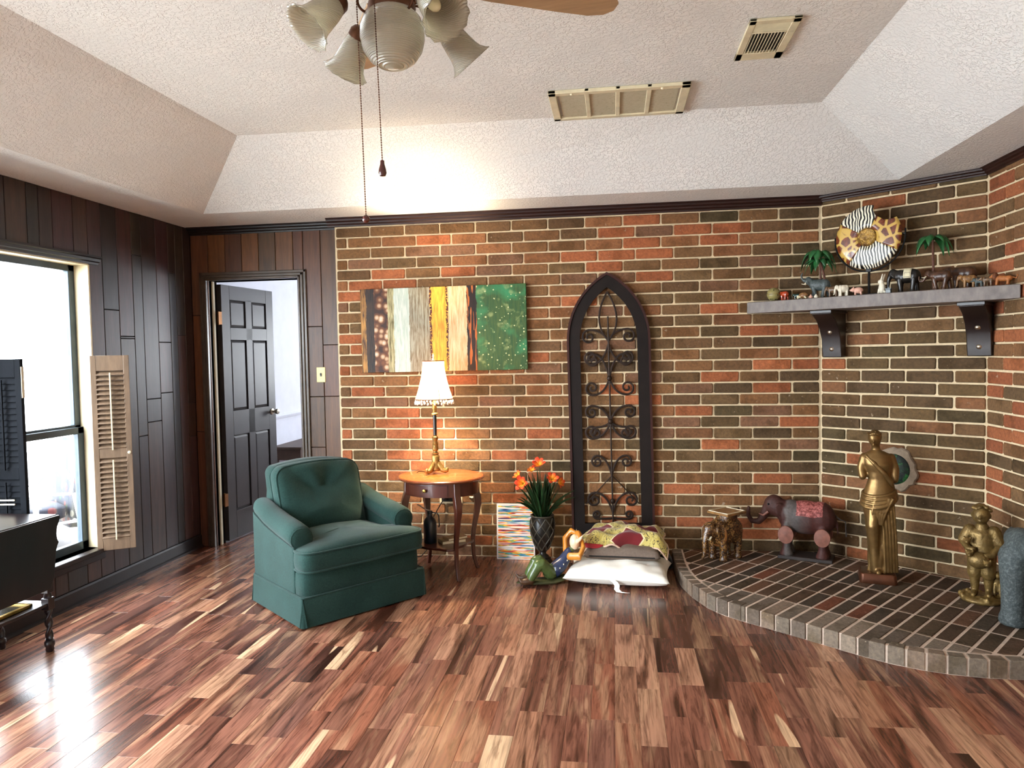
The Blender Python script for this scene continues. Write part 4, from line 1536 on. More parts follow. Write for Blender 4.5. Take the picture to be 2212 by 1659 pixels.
MB().lathe([(.0, .57), (.013, .572), (.014, .60), (.026, .63), (.03, .655), (.022, .682), (0, .69)], 14).build('bulb', None, lp)
nt = NT('bulb_glow'); nt.set(emit=(1, .72, .42), estr=6, rough=.4)
bpy.data.objects['bulb'].data.materials.append(MAT['bulb_glow'])
bpy.data.objects['bulb'].visible_shadow = True
pl_ = bpy.data.lights.new('lamp_light', 'POINT'); pl_.energy = 270; pl_.color = (1, .79, .54); pl_.shadow_soft_size = .034
lo_ = bpy.data.objects.new('lamp_light', pl_); COL.objects.link(lo_); lo_.parent = lp; lo_.location = (0, 0, .645)
cord = MB().tube([(-.05, .02, .006), (-.085, .03, .004), (-.10, .01, .012), (-.115, -.01, .016), (-.13, -.015, .006)], .003, 6)
cord.build('lamp_cord', MAT['stem_dark'], lp)

# things on the lower shelf
simple('navy_enamel', '#0b1420', .3, var=.2, spec=.6)
bo = thing('flask', 'dark navy metal flask with pale hose on the side table shelf', 'flask', (.765, -.405, .2045), 0)
MB().lathe([(0, 0), (.040, 0), (.044, .006), (.044, .135), (.036, .16), (.018, .178), (.016, .195), (.020, .198), (.019, .215), (.0, .218)], 24).build('flask_body', MAT['navy_enamel'], bo)
simple('hose_tan', '#a5968a', .5, var=.1)
MB().tube([(0, 0, .216), (-.03, 0, .225), (-.07, .0, .25), (-.085, 0, .258)], .004, 6).build('hose', MAT['hose_tan'], bo)
MB().tube([(.01, 0, .206), (.05, 0, .200), (.062, 0, .18), (.064, 0, .12), (.06, 0, .105)], .004, 6).build('handle', MAT['navy_enamel'], bo)
simple('kraft', '#a58a66', .8, var=.15)
for (lx, ly, lz, rz, sx_, sy_, sz_, nm, lb) in ((.905, -.37, .2045, .55, .16, .10, .02, 'paperback', 'tan paperback lying on side table shelf, lower of two'), (.925, -.36, .225, .75, .14, .08, .015, 'booklet', 'smaller tan booklet on top of paperback on table shelf')):
    b = thing(nm, lb, 'book', (lx, ly, lz), rz)
    MB().box(-sx_ / 2, sx_ / 2, -sy_ / 2, sy_ / 2, .002, sz_ - .002).build('pages', MAT['ivory'], b, smooth=False)
    c = MB().box(-sx_ / 2 - .003, sx_ / 2 + .003, -sy_ / 2 - .003, sy_ / 2 + .003, sz_ - .002, sz_).box(-sx_ / 2 - .003, sx_ / 2 + .003, -sy_ / 2 - .003, sy_ / 2 + .003, 0, .002).box(-sx_ / 2 - .003, -sx_ / 2, -sy_ / 2, sy_ / 2, 0, sz_)
    c.build('cover', MAT['kraft'], b, smooth=False)

pc2 = thing('power_cord', 'black power cord hanging from the outlet box behind the side table', 'cord', (.70, -.03, 0), 0)
MB().tube([(.785, -.03, .432), (.76, -.05, .40), (.70, -.05, .30), (.655, -.04, .18), (.64, -.045, .05), (.60, -.05, .006), (.52, -.06, .005)], .0035, 6).build('cable', MAT['black_plastic'], pc2, world=True)
MB().lathe([(0, 0), (.012, 0), (.013, .018), (.006, .028), (0, .03)], 12, T(.785, -.019, .432) @ Rx(PI / 2)).build('plug', MAT['black_plastic'], pc2, world=True)


# ================================================================== FLOWER URN
simple('urn_bronze', '#171511', .35, var=.5, scale=30, spec=.6, bump=.2, bscale=50)
simple('urn_rib', '#4a463c', .4, metal=.3, var=.3, scale=30)
simple('leaf_dark', '#1f3a1c', .45, var=.4, scale=20, spec=.4)
UX, UY = 1.497, -.155
ur = thing('lattice_urn', 'dark bronze urn with raised lattice bands on a stepped foot', 'urn', (UX, UY, 0), 0)
uprof = [(.0, 0), (.066, 0), (.068, .018), (.062, .024), (.058, .03), (.055, .045), (.044, .052), (.040, .062), (.024, .075), (.022, .088), (.034, .10), (.052, .13), (.068, .17), (.080, .22), (.084, .26), (.082, .30), (.076, .335), (.079, .345), (.074, .348), (.066, .335), (.06, .30), (.0, .29)]
MB().lathe(uprof, 36).build('urn_body', MAT['urn_bronze'], ur, ang=35)


def urn_r(z):
    pr = [p for p in uprof if .098 <= p[1] <= .336][:8]
    pr = [(.034, .10), (.052, .13), (.068, .17), (.080, .22), (.084, .26), (.082, .30), (.076, .335)]
    for a, b in zip(pr[:-1], pr[1:]):
        if a[1] <= z <= b[1]: return a[0] + (b[0] - a[0]) * (z - a[1]) / (b[1] - a[1])
    return pr[-1][0]


for sg in (-1, 1):
    for k in range(8):
        a0 = 2 * PI * k / 8
        pts = []
        for i in range(13):
            t = i / 12
            z = .105 + .225 * t
            a = a0 + sg * t * PI * .62
            r = urn_r(z) + .002
            pts.append((r * math.cos(a), r * math.sin(a), z))
        MB().tube(pts, .0042, 5).build('lattice_band', MAT['urn_rib'], ur)
MB().tube([(.078 * math.cos(a), .078 * math.sin(a), .342) for a in [2 * PI * i / 30 for i in range(30)]], .006, 6, loop=True).build('rim', MAT['urn_rib'], ur)

# flowers in the urn
fl = thing('lily_bouquet', 'orange and yellow silk lilies with long dark green leaves in urn', 'flowers', (UX, UY, .30), 0)
nt = NT('lily_petal')
tc = nt.n('ShaderNodeTexCoord')
vl = nt.n('ShaderNodeVectorMath', operation='LENGTH'); nt.l(tc.outputs['Object'], vl.inputs[0])
nt.col(nt.ramp(nt.math('MULTIPLY', vl.outputs['Value'], 19.0), [(.12, srgb('#f6c93a')), (.45, srgb('#f08a30')), (.8, srgb('#e0492a'))])); nt.set(rough=.6, spec=.2)
rg = random.Random(9)
for k in range(120):
    az = rg.uniform(0, 2 * PI)
    tilt = rg.uniform(.2, 1.3) if k < 84 else rg.uniform(.05, .5)
    ln = rg.uniform(.20, .36) if k >= 84 else rg.uniform(.2, .34)
    wd = rg.uniform(.007, .013)
    pts = []
    dr_ = Vector((math.cos(az), math.sin(az), 0))
    if dr_.y > .1: tilt *= .35
    p = Vector((dr_.x * .025, dr_.y * .025, .0)); th = tilt * .35
    n = 7
    mb = MB(); L = []; R_ = []; side0 = Vector((-dr_.y, dr_.x, 0)); tw = rg.uniform(-1.0, 1.0)
    for i in range(n + 1):
        w_ = wd * (math.sin(PI * min(1, .25 + .75 * i / n)) ** .8 if i < n else 0.02)
        side = side0 * math.cos(tw) + (dr_ * math.cos(th) - Vector((0, 0, math.sin(th)))) * math.sin(tw)
        L.append(p + side * w_); R_.append(p - side * w_ )
        th = tilt * (.35 + .85 * i / n)
        p = p + (dr_ * math.sin(th) + Vector((0, 0, math.cos(th)))) * (ln / n)
    vs = L + R_ + [q + Vector((0, 0, .0012)) for q in L] + [q + Vector((0, 0, .0012)) for q in R_]
    m_ = n + 1
    fs = []
    for i in range(n):
        fs += [(i, i + 1, m_ + i + 1, m_ + i), (2 * m_ + i, 3 * m_ + i, 3 * m_ + i + 1, 2 * m_ + i + 1)]
    mb.add(vs, fs)
    mb.build('leaf', MAT['leaf_dark'], fl, ang=60)


def lily(px, py, pz, dirv, s):
    """six petalled flower opening along dirv, on a stem to the urn"""
    c = Vector((px, py, pz)) - Vector((UX, UY, .30))
    o = MB().tube([(0, 0, .02), (c.x * .5, c.y * .5, c.z * .55), c - Vector(dirv).normalized() * .01], .0025, 5)
    so = o.build('stem', MAT['leaf_dark'], fl)
    q = Vector(dirv).normalized().to_track_quat('Z', 'Y').to_matrix().to_4x4()
    for k in range(6):
        a = 2 * PI * k / 6
        n = 6
        pet = MB(); vs = []
        for i in range(n + 1):
            t = i / n
            r = s * (.10 + .9 * math.sin(t * 1.35)) * (.75 if k % 2 else .9)
            z = s * (.95 * t - .55 * t * t * t)
            w_ = s * .26 * math.sin(PI * (.12 + .88 * t)) + .0004
            ce = Vector((r * math.cos(a), r * math.sin(a), z)); sd_ = Vector((-math.sin(a), math.cos(a), 0))
            vs += [ce + sd_ * w_ + Vector((0, 0, .12 * s * t)), ce - Vector((0, 0, .03 * s)), ce - sd_ * w_ + Vector((0, 0, .12 * s * t))]
        fs = []
        for i in range(n):
            for j in range(2): fs.append((i * 3 + j, i * 3 + j + 1, (i + 1) * 3 + j + 1, (i + 1) * 3 + j))
        pet.add(vs, fs, q)
        po = pet.build('petal', MAT['lily_petal'], fl, ang=70, solid=.0012)
        po.location = c
    MB().tube([(0, 0, 0), (0, 0, s * .9)], [.0022, .0014], 5, m=q).build('stamen', MAT['lily_petal'], fl).location = c


lily(1.487, -.20, .695, (-.15, -.55, .75), 0.062)
lily(1.375, -.22, .575, (-.35, -.8, .25), 0.065)
lily(1.345, -.20, .62, (-.5, -.4, .6), 0.044)
lily(1.425, -.12, .64, (-.1, -.3, .7), 0.039)
lily(1.572, -.19, .60, (.2, -.7, .5), 0.052)
lily(1.615, -.17, .575, (.8, -.5, .2), 0.047)

# ================================================================== ELF FIGURINE
simple('glaze_green', '#4c5f33', .25, var=.35, scale=18, spec=.6)
simple('glaze_navy', '#1a2a4a', .25, var=.25, scale=18, spec=.6)
simple('glaze_ochre', '#c47c28', .3, var=.2, scale=18, spec=.6)
simple('glaze_skin', '#e6c8a6', .3, var=.06, scale=10, spec=.6)
simple('glaze_brown', '#4a3320', .3, var=.3, scale=18, spec=.6)
simple('glaze_moss', '#3c3d22', .4, var=.4, scale=25, spec=.4)
el = thing('elf_figurine', 'glazed reclining elf figurine in blue vest and green trousers, hands behind head', 'figurine', (1.598, -.56, 0), math.radians(17))
EL0 = len(bpy.data.objects)
# local x: towards the head, z up; figure lies back at a slope
b = MB()
b.ell((-.03, 0, .020), (.215, .062, .018), None, 18, 6)
b.build('mossy_base', MAT['glaze_moss'], el, remesh=.006, sm=4)
body = MB()                                  # one continuous body
body.limb([(-.02, 0, .075), (.05, 0, .085), (.11, 0, .125), (.155, 0, .165)], [.048, .05, .047, .036])
body.limb([(.155, 0, .165), (.185, 0, .19)], [.022, .020])
body.ell((.205, -.002, .213), (.036, .034, .042), None, 14, 9)
for sg in (-1, 1):
    body.limb([(-.01, sg * .022, .07), (-.085, sg * .045, .145), (-.105, sg * .045, .135)], [.036, .036, .032])
    body.limb([(-.095, sg * .045, .14), (-.14, sg * .045, .07), (-.155, sg * .045, .04)], [.034, .030, .024])
body.build('body', MAT['glaze_green'], el, remesh=.006, sm=4)
v_ = MB()
v_.limb([(.03, 0, .088), (.09, 0, .115), (.145, 0, .160)], [.056, .054, .043])
v_.build('vest', MAT['glaze_navy'], el, remesh=.006, sm=4)
hd = MB()
hd.ell((.208, -.004, .225), (.046, .043, .052), T(.208, 0, .22) @ Ry(-.5) @ T(-.208, 0, -.22), 16, 10)
hd.ell((.178, -.022, .250), (.011, .013, .010), None, 8, 6)          # nose
hd.ell((.176, -.030, .222), (.012, .010, .006), None, 8, 6)          # lips
for sg in (-1, 1):
    hd.limb([(.22, sg * .040, .232), (.240, sg * .064, .252), (.256, sg * .082, .276)], [.014, .014, .003])
ho = hd.build('head', MAT['glaze_skin'], el, remesh=.0045, sm=4)
hr = MB()
hr.ell((.240, .006, .240), (.042, .048, .048), None, 14, 9)
hr.build('hair', MAT['glaze_ochre'], ho, remesh=.006, sm=4)
for sg in (-1, 1):
    ar = MB()
    ar.limb([(.135, -.050, .160), (.215, -.105, .155), (.262, -.075, .200), (.268, -.035, .225)] if sg < 0 else [(.135, .050, .165), (.150, .100, .235), (.205, .085, .275), (.25, .035, .255)], [.024, .027, .022, .013])
    ao = ar.build('sleeve', MAT['glaze_ochre'], el, remesh=.005, sm=4)
    hn = MB()
    hn.ell((.262, sg * .026, .238), (.013, .016, .010), None, 10, 6)
    for f_ in range(4): hn.limb([(.254, sg * (.020 - .004 * f_), .246 - .004 * f_), (.262, sg * (.006 - .004 * f_), .240 - .004 * f_)], [.0036, .003], 6)
    hn.limb([(.245, sg * .022, .238), (.236, sg * .012, .234)], [.004, .003], 6)
    hn.build('hand', MAT['glaze_skin'], ao, remesh=.0028, sm=2)
    sh_ = MB()
    sh_.limb([(-.150, sg * .045, .040), (-.185, sg * .047, .036), (-.212, sg * .048, .040), (-.224, sg * .048, .058)], [.026, .024, .014, .006])
    sh_.build('shoe', MAT['glaze_brown'], el, remesh=.005, sm=3)
for k in range(3): MB().ell((.045 + .035 * k, -.054, .105 + .017 * k), .005, None, 8, 6).build('button', MAT['ivory'], el)

# sit the torso up a little steeper: shear everything above the hips
for o in [el_c for c_ in el.children for el_c in ([c_] + list(c_.children))]:
    for vv in o.data.vertices:
        if vv.co.x > .02:
            vv.co.z += (vv.co.x - .02) * .18
            vv.co.x = .02 + (vv.co.x - .02) * .68

# ================================================================== PILLOWS
def pillow_mesh(w_, d_, h_, pinch=.07, wr=.004, seed=0, n=26, flat=.35):
    rg2 = random.Random(seed)
    ph = [rg2.uniform(0, 6) for _ in range(8)]
    mb = MB()
    def pt(u, v, s_):
        x = 2 * u - 1; y = 2 * v - 1
        X = x * w_ / 2 * (1 - pinch * (1 - y * y)); Y = y * d_ / 2 * (1 - pinch * (1 - x * x))
        t = max(0, (1 - x * x) * (1 - y * y)) ** flat
        wz = wr * (math.sin(9 * x + ph[0] + 5 * y) + math.sin(16 * y + ph[1] - 7 * x) * .7 + math.sin(23 * x + ph[2]) * .4 * (y * y)) * min(1, t * 1.5)
        edge = .35 if s_ < 0 else .65
        Z = h_ * .35 + s_ * h_ * edge * t + (wz if s_ > 0 else 0)
        return (X, Y, max(Z, .0015))
    mb.grid(lambda u, v: pt(u, v, 1), n, n)
    mb.grid(lambda u, v: pt(u, v, -1), n, n)
    return mb


simple('pillow_white', '#e9e5da', .9, var=.05, scale=6, bump=.25, bscale=30, bdist=.006, spec=.1)
simple('pillow_grey', '#74665b', .95, var=.12, scale=90, bump=.3, bscale=200, spec=.1)
simple('piping_black', '#17130f', .8, var=.1)
pw = thing('white_pillow', 'white bed pillow with loose cotton tape lying on the floor', 'pillow', (2.015, -.45, 0), -.10)
pillow_mesh(.655, .44, .165, .075, .005, 3, 34).build('pillow_case', MAT['pillow_white'], pw, ang=80)
tp = MB()
pth = [(-.02, -.212, .058), (.0, -.225, .050), (.012, -.238, .035), (.01, -.243, .014), (.025, -.258, .004), (.06, -.270, .004), (.075, -.275, .006)]
tp.loft([[(x - .016, y, z), (x + .016, y - .004, z + .003), (x + .016, y - .004, z + .005), (x - .016, y, z + .002)] for x, y, z in pth])
tp.build('tape', MAT['pillow_white'], pw, ang=70)
pg = thing('grey_cushion', 'brownish grey cushion with black piping resting on white pillow', 'cushion', (2.045, -.375, .140), -.06)
pillow_mesh(.48, .38, .105, .03, .002, 5, 26, .22).build('cushion_cover', MAT['pillow_grey'], pg, ang=80)
MB().tube([(x, y, .037) for x, y in [(.24 * math.copysign(abs(math.cos(a)) ** .18, math.cos(a)) * (1 - .03 * (1 - abs(math.sin(a)))), .19 * math.copysign(abs(math.sin(a)) ** .18, math.sin(a)) * (1 - .03 * (1 - abs(math.cos(a))))) for a in [2 * PI * i / 64 for i in range(64)]]], .005, 6, loop=True).build('piping', MAT['piping_black'], pg)
# black cushion behind
simple('black_velvet', '#0c0b0a', .9, var=.2, scale=10, sheen=.3)
pb = thing('black_cushion', 'black velvet cushion with pale cord leaning behind the pillow stack', 'cushion', (2.215, -.135, 0), .06)
m_ = T(0, 0, .10) @ Ry(-.50) @ Rx(.2)
q = pillow_mesh(.30, .22, .12, .06, .002, 8, 22, .3)
q2 = MB(); q2.add(q.v, q.f, T(0, 0, .02) @ Ry(.42))
zmin = min(v[2] for v in q2.v)
q2.v = [(a, b_, c - zmin + .001) for a, b_, c in q2.v]
q2.build('cushion_cover', MAT['black_velvet'], pb, ang=80)
MB().tube([(-.10, -.14, .172), (-.02, -.155, .148), (.06, -.155, .125), (.10, -.15, .130), (.125, -.12, .15)], .0035, 6).build('cord', MAT['ivory'], pb)

# embroidered throw folded over the cushions
nt = NT('tapestry')
tc = nt.n('ShaderNodeTexCoord'); mp = nt.n('ShaderNodeMapping'); mp.inputs['Scale'].default_value = (1, 1, 1); nt.l(tc.outputs['UV'], mp.inputs[0])
sx = nt.n('ShaderNodeSeparateXYZ'); nt.l(mp.outputs[0], sx.inputs[0])
a_ = nt.math('ADD', nt.math('MULTIPLY', sx.outputs[0], 1.5), sx.outputs[1]); b_ = nt.math('SUBTRACT', nt.math('MULTIPLY', sx.outputs[0], 1.5), sx.outputs[1])
fa = nt.math('ABSOLUTE', nt.math('SUBTRACT', nt.math('FRACT', nt.math('ADD', a_, .12)), .5)); fb = nt.math('ABSOLUTE', nt.math('SUBTRACT', nt.math('FRACT', nt.math('ADD', b_, .30)), .5))
dia = nt.math('GREATER_THAN', nt.math('MINIMUM', fa, fb), .20)
edge = nt.math('LESS_THAN', nt.math('ABSOLUTE', nt.math('SUBTRACT', nt.math('MINIMUM', fa, fb), .20)), .016)
n1 = nt.noise(nt.coords('UV', (13, 6, 1)), 1.2, 2, .5, 2.0)
gold = nt.ramp(n1.outputs[0], [(.40, srgb('#b5a04e')), (.455, srgb('#c9b668')), (.47, srgb('#3a2f18')), (.50, srgb('#3a2f18')), (.52, srgb('#bfae62'))])
c = nt.mix(dia, gold, srgb('#6e0f16'))
c = nt.mix(edge, c, srgb('#d8c89a'))
nt.col(c); nt.set(rough=.7, spec=.3, sheen=.3)
n2 = nt.noise(nt.coords('UV', (140, 90, 1)), 2, 2); nt.bump(n2.outputs[0], .3, .002)
th_ = thing('tapestry_throw', 'crumpled burgundy and gold embroidered throw draped over the grey cushion', 'throw', (2.05, -.36, .212), 0)


def cloth(u, v):
    x = (u - .5) * .53
    y = (v - .42) * .36
    h = .070 * max(0, 1 - (x / .31) ** 2) ** .6 * max(0, 1 - ((y - .03) / .26) ** 2) ** .5 + .024
    h += .012 * math.sin(9 * u + 5 * v) + .009 * math.sin(17 * u - 8 * v + 1) + .006 * math.sin(26 * v + 6 * u)
    if v < .16: h -= (.16 - v) * .36 - .010 * math.sin(22 * u)
    if u < .12: h -= (.12 - u) * .35
    if u > .9: h -= (u - .9) * .4
    return (x + .012 * math.sin(8 * v), y + .018 * math.sin(10 * u + 1) * (1 - v), h)


mb = MB().grid(cloth, 48, 32)
to = mb.build('throw_cloth', MAT['tapestry'], th_, ang=80, solid=.005)
uvl = to.data.uv_layers.new(name='UVMap')
for poly in to.data.polygons:
    for li in poly.loop_indices:
        vi = to.data.loops[li].vertex_index
        uvl.data[li].uv = ((vi % 48) / 47, (vi // 48) / 31)
simple('throw_piping', '#d9b9a0', .7, var=.1)
MB().tube([Vector(cloth(i / 40, 0)) for i in range(41)], .006, 6).build('edge_cord', MAT['throw_piping'], th_)
MB().tube([Vector(cloth(1, i / 20)) for i in range(21)], .005, 6).build('edge_cord', MAT['throw_piping'], th_)
MB().tube([Vector(cloth(0, i / 20)) for i in range(21)], .005, 6).build('edge_cord', MAT['throw_piping'], th_)
simple('lining_red', '#a3202a', .6, var=.15)
MB().grid(lambda u, v: (-.262 + .13 * u, -.150 - .030 * math.sin(PI * u) * (1 - v), .012 + .026 * v * (1 - .4 * u)), 12, 5).build('turned_lining', MAT['lining_red'], th_, ang=80, solid=.004)


# ================================================================== ELEPHANT BUILDER
def ele_body(s, trunk='down', ears=1.0, legs=True, fat=1.0, stance=0.0, headz=0.0):
    """elephant of height about s, facing +x, feet at z=0; returns mesh builder in metres"""
    b = MB(); m = S(s, s, s)
    b.ell((0, 0, .66), (.44, .27 * fat, .28 * fat), m, 18, 11)
    b.ell((-.22, 0, .66), (.27, .255 * fat, .28 * fat), m, 14, 9)
    b.ell((.24, 0, .68), (.24, .24 * fat, .26 * fat), m, 14, 9)
    hz = .78 + headz
    b.limb([(.28, 0, .72), (.50, 0, hz)], [.20, .17], 12, m)
    b.ell((.53, 0, hz + .02), (.18, .155, .19), m, 14, 9)
    if trunk == 'up':
        b.limb([(.64, 0, hz - .05), (.76, 0, hz - .14), (.88, 0, hz - .10), (.93, 0, hz + .04), (.90, 0, hz + .16), (.86, 0, hz + .20)], [.095, .075, .058, .048, .040, .032], 10, m)
    elif trunk == 'curl':
        b.limb([(.64, 0, hz - .04), (.72, 0, hz - .20), (.80, 0, hz - .30), (.92, 0, hz - .30), (.98, 0, hz - .20), (.97, 0, hz - .06)], [.10, .075, .06, .05, .042, .034], 10, m)
    elif trunk == 'high':
        b.limb([(.62, 0, hz + .0), (.74, 0, hz + .04), (.84, 0, hz + .16), (.86, 0, hz + .30), (.80, 0, hz + .40)], [.095, .075, .055, .045, .034], 10, m)
    else:
        b.limb([(.63, 0, hz - .05), (.70, 0, hz - .24), (.71, 0, hz - .44), (.74, 0, hz - .58), (.80, 0, hz - .62)], [.10, .075, .06, .046, .036], 10, m)
    for sg in (-1, 1):
        b.ell((0, 0, 0), (.13 * ears, .022, .17 * ears), m @ T(.42, sg * .19, hz - .02) @ Rz(sg * .55) @ Rx(sg * .1), 12, 8)
    if legs:
        for (lx, sg, st) in ((.25, -1, stance), (.25, 1, -stance), (-.27, -1, -stance), (-.27, 1, stance)):
            b.limb([(lx, sg * .14 * fat, .55), (lx + st * .6, sg * .14 * fat, .28), (lx + st, sg * .14 * fat, .10)], [.115, .092, .088], 10, m)
            b.lathe([(.02, 0), (.10, .0), (.108, .02), (.10, .07), (.085, .10)], 12, m @ T(lx + st, sg * .14 * fat, 0))
    b.limb([(-.43, 0, .72), (-.50, 0, .60), (-.51, 0, .42)], [.03, .02, .018], 6, m)
    return b


def tusks(s, headz=0.0, ln=.16):
    b = MB(); m = S(s, s, s); hz = .78 + headz
    for sg in (-1, 1):
        b.tube([(.62, sg * .085, hz - .08), (.70, sg * .10, hz - .15), (.70 + ln * .8, sg * .105, hz - .13 + ln * .1)], [.026, .022, .008], 8, m=m)
    return b


def eyes(s, headz=0.0):
    b = MB(); m = S(s, s, s); hz = .78 + headz
    for sg in (-1, 1): b.ell((.615, sg * .118, hz + .06), .018, m, 8, 6)
    return b


# ---- glazed elephant stool
nt = NT('mottled_glaze')
v = nt.coords('Object'); n1 = nt.noise(v, 60, 4, .7, 1.5); n2 = nt.noise(v, 12, 3)
c = nt.ramp(n1.outputs[0], [(.36, srgb('#0e0b08')), (.47, srgb('#3a2412')), (.55, srgb('#7d5426')), (.66, srgb('#b8935a')), (.74, srgb('#1c140c'))])
nt.col(nt.mix(nt.ramp(n2.outputs[0], [(.4, (0, 0, 0)), (.65, (.6, .6, .6))]), c, srgb('#4a2c14'))); nt.set(rough=.2, spec=.7, coat=.3); nt.bump(n1.outputs[0], .4, .006)
simple('stool_top', '#8a6338', .3, var=.5, scale=30, spec=.6)
es = thing('elephant_stool', 'mottled brown glazed ceramic elephant stool with square seat plate on hearth', 'stool', (2.712, -.212, HZ + .002), math.radians(222))
ele_body(.275, 'down', 1.05, True, 1.15, 0, -.03).build('elephant_body', MAT['mottled_glaze'], es, remesh=.006, sm=5)
MB().squad((-.02, 0, .272), (.06, .055, .04), .5, .5).build('saddle_post', MAT['mottled_glaze'], es)
MB().box(-.115, .075, -.085, .085, .296, .312).build('seat_plate', MAT['stool_top'], es, bevel=.004)
MB().tube([(-.105, -.076, .313), (.066, -.076, .313), (.066, .076, .313), (-.105, .076, .313)], .004, 6, loop=True).build('seat_rim', MAT['ivory'], es)
tusks(.255, -.03, .10).build('tusk', MAT['ivory'], es)
mb = MB()
simple('harness', '#7a4a1e', .3, var=.4, scale=40, spec=.6)
pts = [(.255 * x, .255 * y, .255 * z) for x, y, z in [(.30, .29 * math.cos(a) * 1.0, .68 + .30 * math.sin(a)) for a in [2 * PI * i / 24 for i in range(24)]]]
MB().tube(pts, .008, 6, loop=True).build('harness_band', MAT['harness'], es)

# ---- carved wooden elephant on a plinth
nt = NT('painted_wood')
tc = nt.n('ShaderNodeTexCoord'); sx = nt.n('ShaderNodeSeparateXYZ'); nt.l(tc.outputs['Object'], sx.inputs[0])
n1 = nt.noise(nt.coords('Object'), 70, 4, .7)
n2 = nt.noise(nt.coords('Object'), 14, 3)
xx = nt.math('ADD', sx.outputs[0], nt.math('MULTIPLY', nt.math('SUBTRACT', n2.outputs[0], .5), .05))
c = nt.ramp(nt.math('ADD', nt.math('MULTIPLY', xx, 2.0), .5), [(.0, srgb('#3a1d18')), (.42, srgb('#45231d')), (.60, srgb('#4b4340')), (.72, srgb('#57504c')), (.76, srgb('#3c1f1a')), (1, srgb('#40231b'))])
sad = nt.math('MULTIPLY', nt.math('GREATER_THAN', nt.math('ADD', sx.outputs[2], nt.math('MULTIPLY', n2.outputs[0], .03)), .305), nt.math('LESS_THAN', nt.math('ABSOLUTE', nt.math('ADD', xx, .03)), .085))
c = nt.mix(sad, c, nt.ramp(n1.outputs[0], [(.4, srgb('#6d2f2a')), (.6, srgb('#a5605a'))]))
nt.col(nt.mix(1.0, c, nt.ramp(n1.outputs[0], [(.3, (.7, .7, .7)), (.6, (1.1, 1.1, 1.1))]), 'MULTIPLY')); nt.set(rough=.6, spec=.3); nt.bump(n1.outputs[0], .3, .003)
simple('plinth_wood', '#2a201b', .6, var=.3, scale=14)
simple('thigh_wood', '#7a4a3a', .55, var=.25, scale=30)
we = thing('wooden_elephant', 'carved maroon wooden elephant with raised trunk on a flat plinth', 'elephant figure', (3.235, -.172, HZ + .002), math.radians(159))
q = ele_body(.375, 'curl', .75, False, 1.06, 0, .03)
q2 = MB(); q2.add([(a_, b_ * .78, c_) for a_, b_, c_ in q.v], q.f, T(0, 0, .022))
for lx, sg in ((.115, -1), (.115, 1), (-.105, -1), (-.105, 1)):
    q2.limb([(lx, sg * .042, .22), (lx, sg * .042, .10), (lx, sg * .042, .06)], [.036, .028, .028], 10)
    q2.lathe([(.02, 0), (.043, .0), (.044, .012), (.034, .035), (.028, .055)], 14, T(lx, sg * .042, .018))
q2.build('elephant_body', MAT['painted_wood'], we, remesh=.006, sm=4)
for lx in (.115, -.105):
    for sg in (-1, 1):
        MB().lathe([(0, 0), (.046, .0), (.050, .006), (.048, .014), (0, .018)], 22, T(lx, sg * .074, .160) @ S(1, 1, 1.2) @ Rx(-sg * PI / 2)).build('thigh_plate', MAT['thigh_wood'], we)
MB().box(-.165, .165, -.085, .085, 0, .022).build('plinth', MAT['plinth_wood'], we, bevel=.003)
tusks(.375, .08, .10).build('tusk', MAT['thigh_wood'], we)
eyes(.375, .08).build('eye', MAT['black_plastic'], we)
MB().tube([(-.17, 0, .30), (-.20, 0, .275), (-.235, .0, .262), (-.238, 0, .20), (-.24, 0, .165)], [.006, .005, .004, .004, .005], 6).build('tail', MAT['plinth_wood'], we)

# ---- gold classical figure: generic draped standing figure
simple('gold_paint', '#6d5330', .36, metal=.7, var=.35, scale=14, bump=.12, bscale=50, c2='#8d6f42')
simple('bronze_paint', '#5a3420', .38, metal=.6, var=.3, scale=14)
gs = thing('gold_statue', 'tall gold painted classical statue of a draped standing figure on square base', 'statue', (3.535, -.605, HZ + .002), math.radians(-14))
# local: faces -y
base_m = MB().loft([[(x, y, z) for x, y in rrect(hw, hd, .02, 4, -.008, -.005)] for hw, hd, z in ((.098, .088, 0), (.10, .09, .006), (.094, .084, .052), (.090, .080, .056))])
base_m.build('statue_base', MAT['bronze_paint'], gs, ang=40)
secs = [(.050, .012, .0, .072, .058), (.12, .010, 0, .066, .054), (.22, .004, 0, .064, .052), (.32, -.004, -.004, .066, .054), (.40, -.008, -.004, .072, .058), (.47, -.006, -.002, .082, .062), (.515, 0, 0, .084, .062),
        (.55, .004, 0, .076, .056), (.60, .004, 0, .062, .048), (.645, .0, -.002, .066, .050), (.69, -.006, -.006, .078, .056), (.725, -.010, -.002, .080, .050), (.752, -.012, 0, .064, .040), (.768, -.014, 0, .036, .03)]
NV = 44
fig = MB()
rings = []
for z, cx, cy, rx, ry in secs:
    fold = max(0, min(1, (.50 - z) / .30)) * .10
    ring = []
    for j in range(NV):
        a = 2 * PI * j / NV
        k = 1 + fold * math.sin(9 * a + 3 * z * 10) + fold * .5 * math.sin(17 * a - z * 12)
        ring.append((cx + rx * k * math.cos(a), cy + ry * k * math.sin(a), z))
    rings.append(ring)
fig.loft(rings)
fig.limb([(-.014, .002, .76), (-.020, -.004, .80)], [.026, .024])
fig.ell((-.026, -.012, .838), (.035, .041, .049), T(-.026, -.012, .838) @ Ry(-.22) @ Rx(.20) @ T(.026, .012, -.838), 16, 10)
fig.ell((-.033, -.055, .828), (.006, .008, .011), None, 8, 6)
fig.ell((-.034, -.050, .806), (.010, .007, .005), None, 8, 6)
